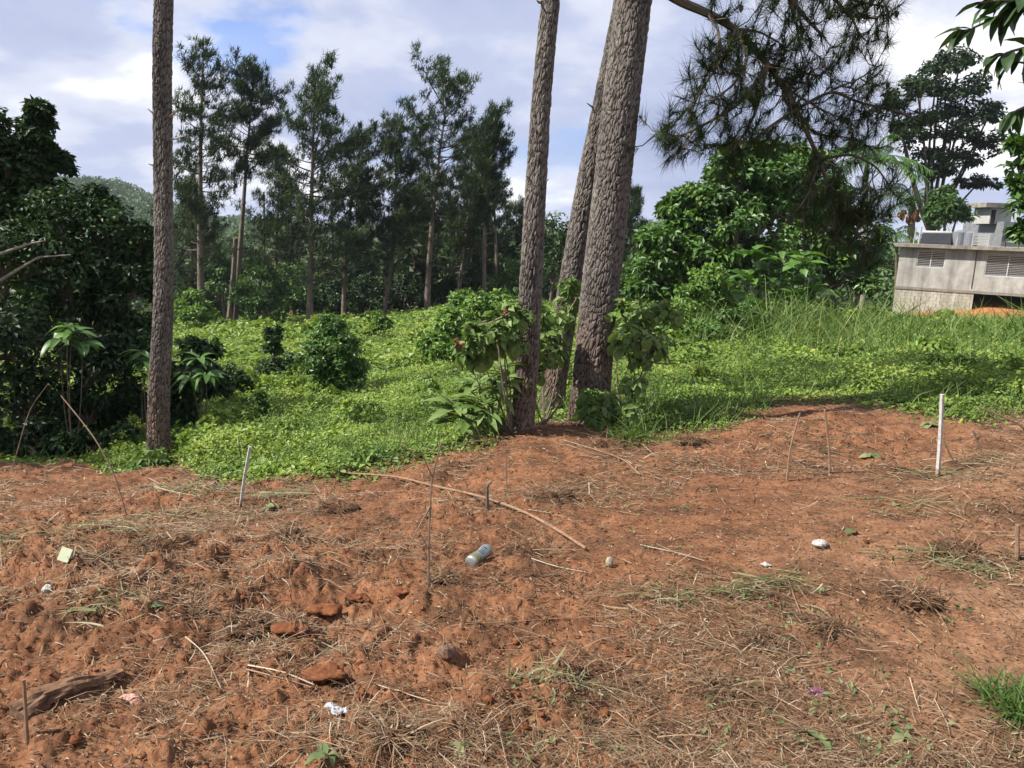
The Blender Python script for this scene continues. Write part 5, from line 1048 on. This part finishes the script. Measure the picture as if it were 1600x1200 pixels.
for i, (px, py, r, lab) in enumerate([(855, 778, 42, 'dark uprooted grass clump below the thickest near trunk'), (455, 842, 40, 'dark grass clump left of centre, below the left stake'), (825, 868, 55, 'large straw heap right of the crushed can'), (1425, 938, 48, 'brown uprooted clump below the white rod'),
        (300, 960, 40, 'flat dry clump on the rough earth at the left'), (385, 985, 42, 'dry clump above the bleached stalk pair'), (1300, 985, 40, 'dry clump right of the long thin stem'), (690, 905, 30, 'straw tuft at the foot of the forked sapling'), (1010, 1160, 50, 'straw tangle at the bottom edge right of centre'),
        (140, 880, 34, 'dry clump beside the square white lid'), (1190, 1000, 34, 'low straw tuft in the pale earth right of centre'), (610, 1150, 45, 'straw tangle at the bottom edge centre'), (1500, 865, 38, 'dark matted clump in the litter near the right edge'), (1080, 690, 28, 'dry tuft at the edge of the earth right of the creeper mass'),
        (950, 700, 40, 'pale tangle of roots and straw below the thickest trunk'), (770, 690, 36, 'pale straw tangle below the slimmer near trunk'), (1130, 1080, 40, 'low straw clump on the pale earth at the lower right'), (250, 850, 40, 'brown matted clump on the left terrace edge'), (520, 800, 40, 'straw mat below the long fallen branch')]):
    clump('dry_grass_clump', lab, 'grass clump', px, py, r, 800 + i, group='clumps of dry grass')
GR = [(60, 832, 55, 'cut green cane leaves along the terrace edge at the far left'), (170, 822, 55, 'cut pale green cane leaves on the terrace edge, middle of three'), (290, 805, 50, 'cut green leaves on the terrace edge nearest the left stake'), (170, 945, 28, 'wilted green weeds lying on the rough earth at the left'),
      (1050, 938, 34, 'green cut stalk lying right of centre, leafy end'), (1215, 915, 36, 'heap of cut green weeds right of centre'), (860, 1058, 40, 'green blade bundle lying in the middle foreground'), (1440, 868, 46, 'cut green weeds in the shaded hollow on the right'), (1500, 740, 45, 'wilted cuttings around the right white stake'),
      (1440, 795, 40, 'pale wilted cuttings in front of the right white stake'), (430, 775, 45, 'wilted cuttings right of the left stake'), (1540, 890, 36, 'green grass blades near the right edge of the litter'), (680, 705, 40, 'wilted cuttings at the edge below the long-leaved shrub'), (320, 765, 40, 'wilted cuttings left of the left stake'), (1150, 930, 24, 'small green stalk left of the cut weeds')]
for i, (px, py, r, lab) in enumerate(GR):
    clump('cut_greenery', lab, 'cuttings', px, py, r, 840 + i, 'cane', 64, False, L=1.25, w=.0055 if py > 780 else .008, rn=(.5, .35), group='heaps of cut greenery', flat=.15, swathe=float(np.random.default_rng(i).normal(.15, .3)))
clump('grass_tuft', 'upright green grass tuft below the tall creeper mass', 'grass tuft', 985, 690, 40, 870, 'grass', 140, False, L=1.2, w=.009, rn=(.4, .2), flat=1.1)
clump('grass_tuft', 'green grass tuft in the bottom right corner', 'grass tuft', 1585, 1110, 52, 871, 'grass', 260, False, L=1.2, w=.005, rn=(.2, .2), flat=1.0)
# single fallen leaves and seedlings
LS_fall = leaf_set('fallen_leaf', .10, .048, .5, .006, M['wilted'])
for i, (px, py, n, sc, lab) in enumerate([(510, 1186, 4, .6, 'pale green wilted leaves at the bottom edge'), (962, 1180, 4, .7, 'bright green seedling at the bottom edge'), (1395, 793, 1, 1.2, 'single pale green leaf left of the wilted cuttings'), (1322, 838, 1, .9, 'single green leaf beside the dark hollow'), (720, 1172, 3, .6, 'curled grey-green leaves at the bottom centre'), (1410, 1155, 4, .6, 'low green seedling at the bottom right'),
        (1280, 1162, 3, .7, 'pale flattened leaves at the bottom right'), (238, 953, 2, .8, 'two flat green leaves on the rough earth at the left'), (428, 795, 3, 1.0, 'drooping leaves right of the left stake'), (1360, 715, 4, 1.1, 'bright leafy sprout between the sticks and the right stake'), (1455, 665, 6, 1.2, 'leafy weed twined beside the right white stake')]):
    rng = np.random.default_rng(880 + i); b = hit(px, py); root = thing('fallen_leaf' if n == 1 else 'seedling', lab, 'leaf' if n == 1 else 'seedling', b)
    for k in range(n):
        az = k / n * 6.28 + rng.uniform(0, 1); put_leaf(root, LS_fall, b + [0, 0, .015], [math.cos(az), math.sin(az), .25], sc * rng.uniform(.8, 1.2), rng)

# ------------------------------------------------------------------ litter people left, stones
def can_mat():
    mt, t, p, out = new_mat('printed_can'); tcx = N(t, 'ShaderNodeTexCoord'); sx = N(t, 'ShaderNodeSeparateXYZ'); t.links.new(tcx.outputs['Generated'], sx.inputs[0])
    band = ramp(t, sx.outputs[0], [(0.0, (.30, .31, .30)), (.10, (.30, .31, .30)), (.12, (.24, .21, .06)), (.34, (.17, .20, .12)), (.40, (.26, .28, .27)), (.9, (.24, .27, .25)), (.95, (.34, .34, .34))]).outputs[0]
    wv = N(t, 'ShaderNodeTexBrick'); wv.inputs['Scale'].default_value = 1.0; wv.inputs['Brick Width'].default_value = .075; wv.inputs['Row Height'].default_value = .5; wv.inputs['Mortar Size'].default_value = .016; wv.inputs['Color1'].default_value = (1, 1, 1, 1); wv.inputs['Color2'].default_value = (.7, .7, .7, 1); wv.inputs['Mortar'].default_value = (0, 0, 0, 1)
    t.links.new(tcx.outputs['Generated'], wv.inputs['Vector'])
    msk = ramp(t, sx.outputs[0], [(.42, (0, 0, 0)), (.43, (1, 1, 1)), (.80, (1, 1, 1)), (.81, (0, 0, 0))]).outputs[0]
    zz = ramp(t, sx.outputs[1], [(.08, (0, 0, 0)), (.10, (1, 1, 1)), (.42, (1, 1, 1)), (.44, (0, 0, 0))]).outputs[0]
    f = mixc(t, 1.0, mixc(t, 1.0, wv.outputs[0], msk, 'MULTIPLY'), zz, 'MULTIPLY'); c = mixc(t, f, band, (.03, .04, .08))
    t.links.new(c, p.inputs['Base Color']); p.inputs['Metallic'].default_value = .55; p.inputs['Roughness'].default_value = .38
    return mt
a, b_ = hit(726, 886), hit(770, 869); c = (a + b_) / 2; ax = b_ - a; ax[2] = 0; ax = unit(ax); ln = .165
s = np.array([0, .015, .03, .10, .2, .32, .42, .5, .6, .72, .85, .93, .97, 1.0]); r = np.array([.020, .026, .031, .033, .033, .0328, .032, .0315, .0325, .033, .033, .031, .027, .026])
rootc = thing('crushed_can', 'crushed printed drinks can lying on the earth in the middle', 'can', c)
mb = MB(); loc = np.stack([s * ln - ln / 2, 0 * s, 0 * s], 1); mb.tube(loc, r, 22); V = mb.V[0]
dent = .006 * np.exp(-((V[:, 0] - .01) / .03) ** 2) * (V[:, 2] > 0) + .008 * np.exp(-((V[:, 0] + .04) / .015) ** 2) * (V[:, 1] < 0); V[:, 2] -= dent * np.sign(V[:, 2]) * .9; V[:, 1] *= 1 - .12 * np.exp(-((V[:, 0] - .01) / .03) ** 2)
o = bpy.data.objects.new('can_body', mb.mesh('can_body', True)); COL.objects.link(o); o.data.materials.append(can_mat()); o.parent = rootc
o.rotation_euler = (R_(-20), R_(-4), math.atan2(ax[1], ax[0])); o.location = (0, 0, .030)
MB().tube(np.array([c + ax * ln * .502 + [0, 0, .036], c + ax * (ln * .502 + .004) + [0, 0, .036]]), .022, 16).build('can_lid', plain('bare_aluminium', (.6, .6, .6), .35, .1, 20, metal=.8), rootc)
q = hit(1280, 855); mb = MB(); mb.lump(q + [0, 0, .02], .034, RNG, (1.1, .8, .6), 12, 7, .35); tag(mb.build('crumpled_wrapper', M['white'], loc=q), 'crumpled white wrapper on the smooth red earth at the right', 'litter')
q = hit(103, 878); mb = MB().box(q + [0, 0, .032], (.030, .004, .032), M=np.array(Matrix.Rotation(R_(-8), 3, 'Z') @ Matrix.Rotation(R_(-28), 3, 'X') @ Matrix.Rotation(R_(10), 3, 'Y'))); tag(mb.build('square_lid', plain('pale_green_plastic', (.33, .36, .24), .5, .1, 20), loc=q), 'square pale plastic lid propped in the earth at the left', 'lid')
q = hit(74, 926); mb = MB().lump(q + [0, 0, .014], .024, RNG, (1, 1, .8), 12, 7, .2); tag(mb.build('white_cup_scrap', M['white'], loc=q), 'round white scrap on the rough earth at the far left', 'litter')
q = hit(530, 1114); mb = MB(); [mb.lump(q + [RNG.normal(0, .025), RNG.normal(0, .012), .012], RNG.uniform(.008, .017), RNG, (1.2, .9, .6), 8, 5, .6) for _ in range(6)]; tag(mb.build('plastic_scrap', plain('grey_plastic_film', (.34, .34, .36), .5, .4, 40), loc=q), 'torn grey plastic scrap at the bottom centre-left', 'litter')
q = hit(1196, 884); mb = MB().lump(q + [0, 0, .008], .022, RNG, (1.3, .7, .4), 8, 5, .5); tag(mb.build('plastic_scrap', M['white'], loc=q), 'small clear-white scrap by the cut weeds', 'litter')
q = hit(697, 1026); tag(MB().lump(q + [0, 0, .02], .036, RNG, (1.0, .8, .9), 14, 9, .25).build('stone', plain('brown_stone', (.13, .075, .05), .85, .4, 25, bmp=.01), loc=q), 'dark brown stone in the middle foreground', 'stone')
q = hit(952, 884); tag(MB().lump(q + [0, 0, .02], .024, RNG, (.8, .8, 1.1), 10, 7, .2).build('stone', plain('grey_stone', (.24, .21, .15), .85, .3, 25, bmp=.01), loc=q), 'small grey stone right of the straw heap', 'stone')
q = hit(203, 1098); tag(MB().lump(q + [0, 0, .012], .024, RNG, (1.5, .8, .7), 12, 7, .3).build('stone', plain('pink_stone', (.42, .24, .19), .85, .25, 25, bmp=.01), loc=q), 'pinkish oblong stone below the rotten log', 'stone')
q = hit(1277, 1084); tag(MB().lump(q + [0, 0, .008], .026, RNG, (1.4, .8, .45), 12, 7, .4).build('cloth_scrap', plain('purple_cloth', (.12, .045, .07), .9, .3, 25), loc=q), 'dull purple scrap of cloth at the lower right', 'litter')
for px, py, r, lab in ((505, 957, .045, 'smooth red earth clod left of the forked sapling'), (452, 985, .05, 'flat red earth clod lower left of centre'), (560, 935, .03, 'small red clod left of the sapling foot'), (505, 1058, .05, 'flat red earth slab right of the bleached stalks'), (630, 925, .03, 'small red clod at the sapling foot')):
    q = hit(px, py); tag(MB().lump(q + [0, 0, r * .12], r, RNG, (1.5, 1.0, .38), 18, 12, .45).build('earth_clod', M['clod'], loc=q, smoothed=True), lab, 'clod', 'larger red clods')

# ------------------------------------------------------------------ thin air haze
hz, t, pr, out = new_mat('valley_haze'); t.nodes.remove(pr); pv = N(t, 'ShaderNodeVolumePrincipled'); pv.inputs['Color'].default_value = (0.80, 0.88, 1.0, 1); pv.inputs['Density'].default_value = 0.0002; pv.inputs['Anisotropy'].default_value = 0.2; t.links.new(pv.outputs[0], out.inputs['Volume'])
o = MB().box((0, 100, 4.0), (1300, 1300, 22.0)).build('haze', hz); tag(o, 'thin blue haze over the valley', 'haze', kind='stuff')
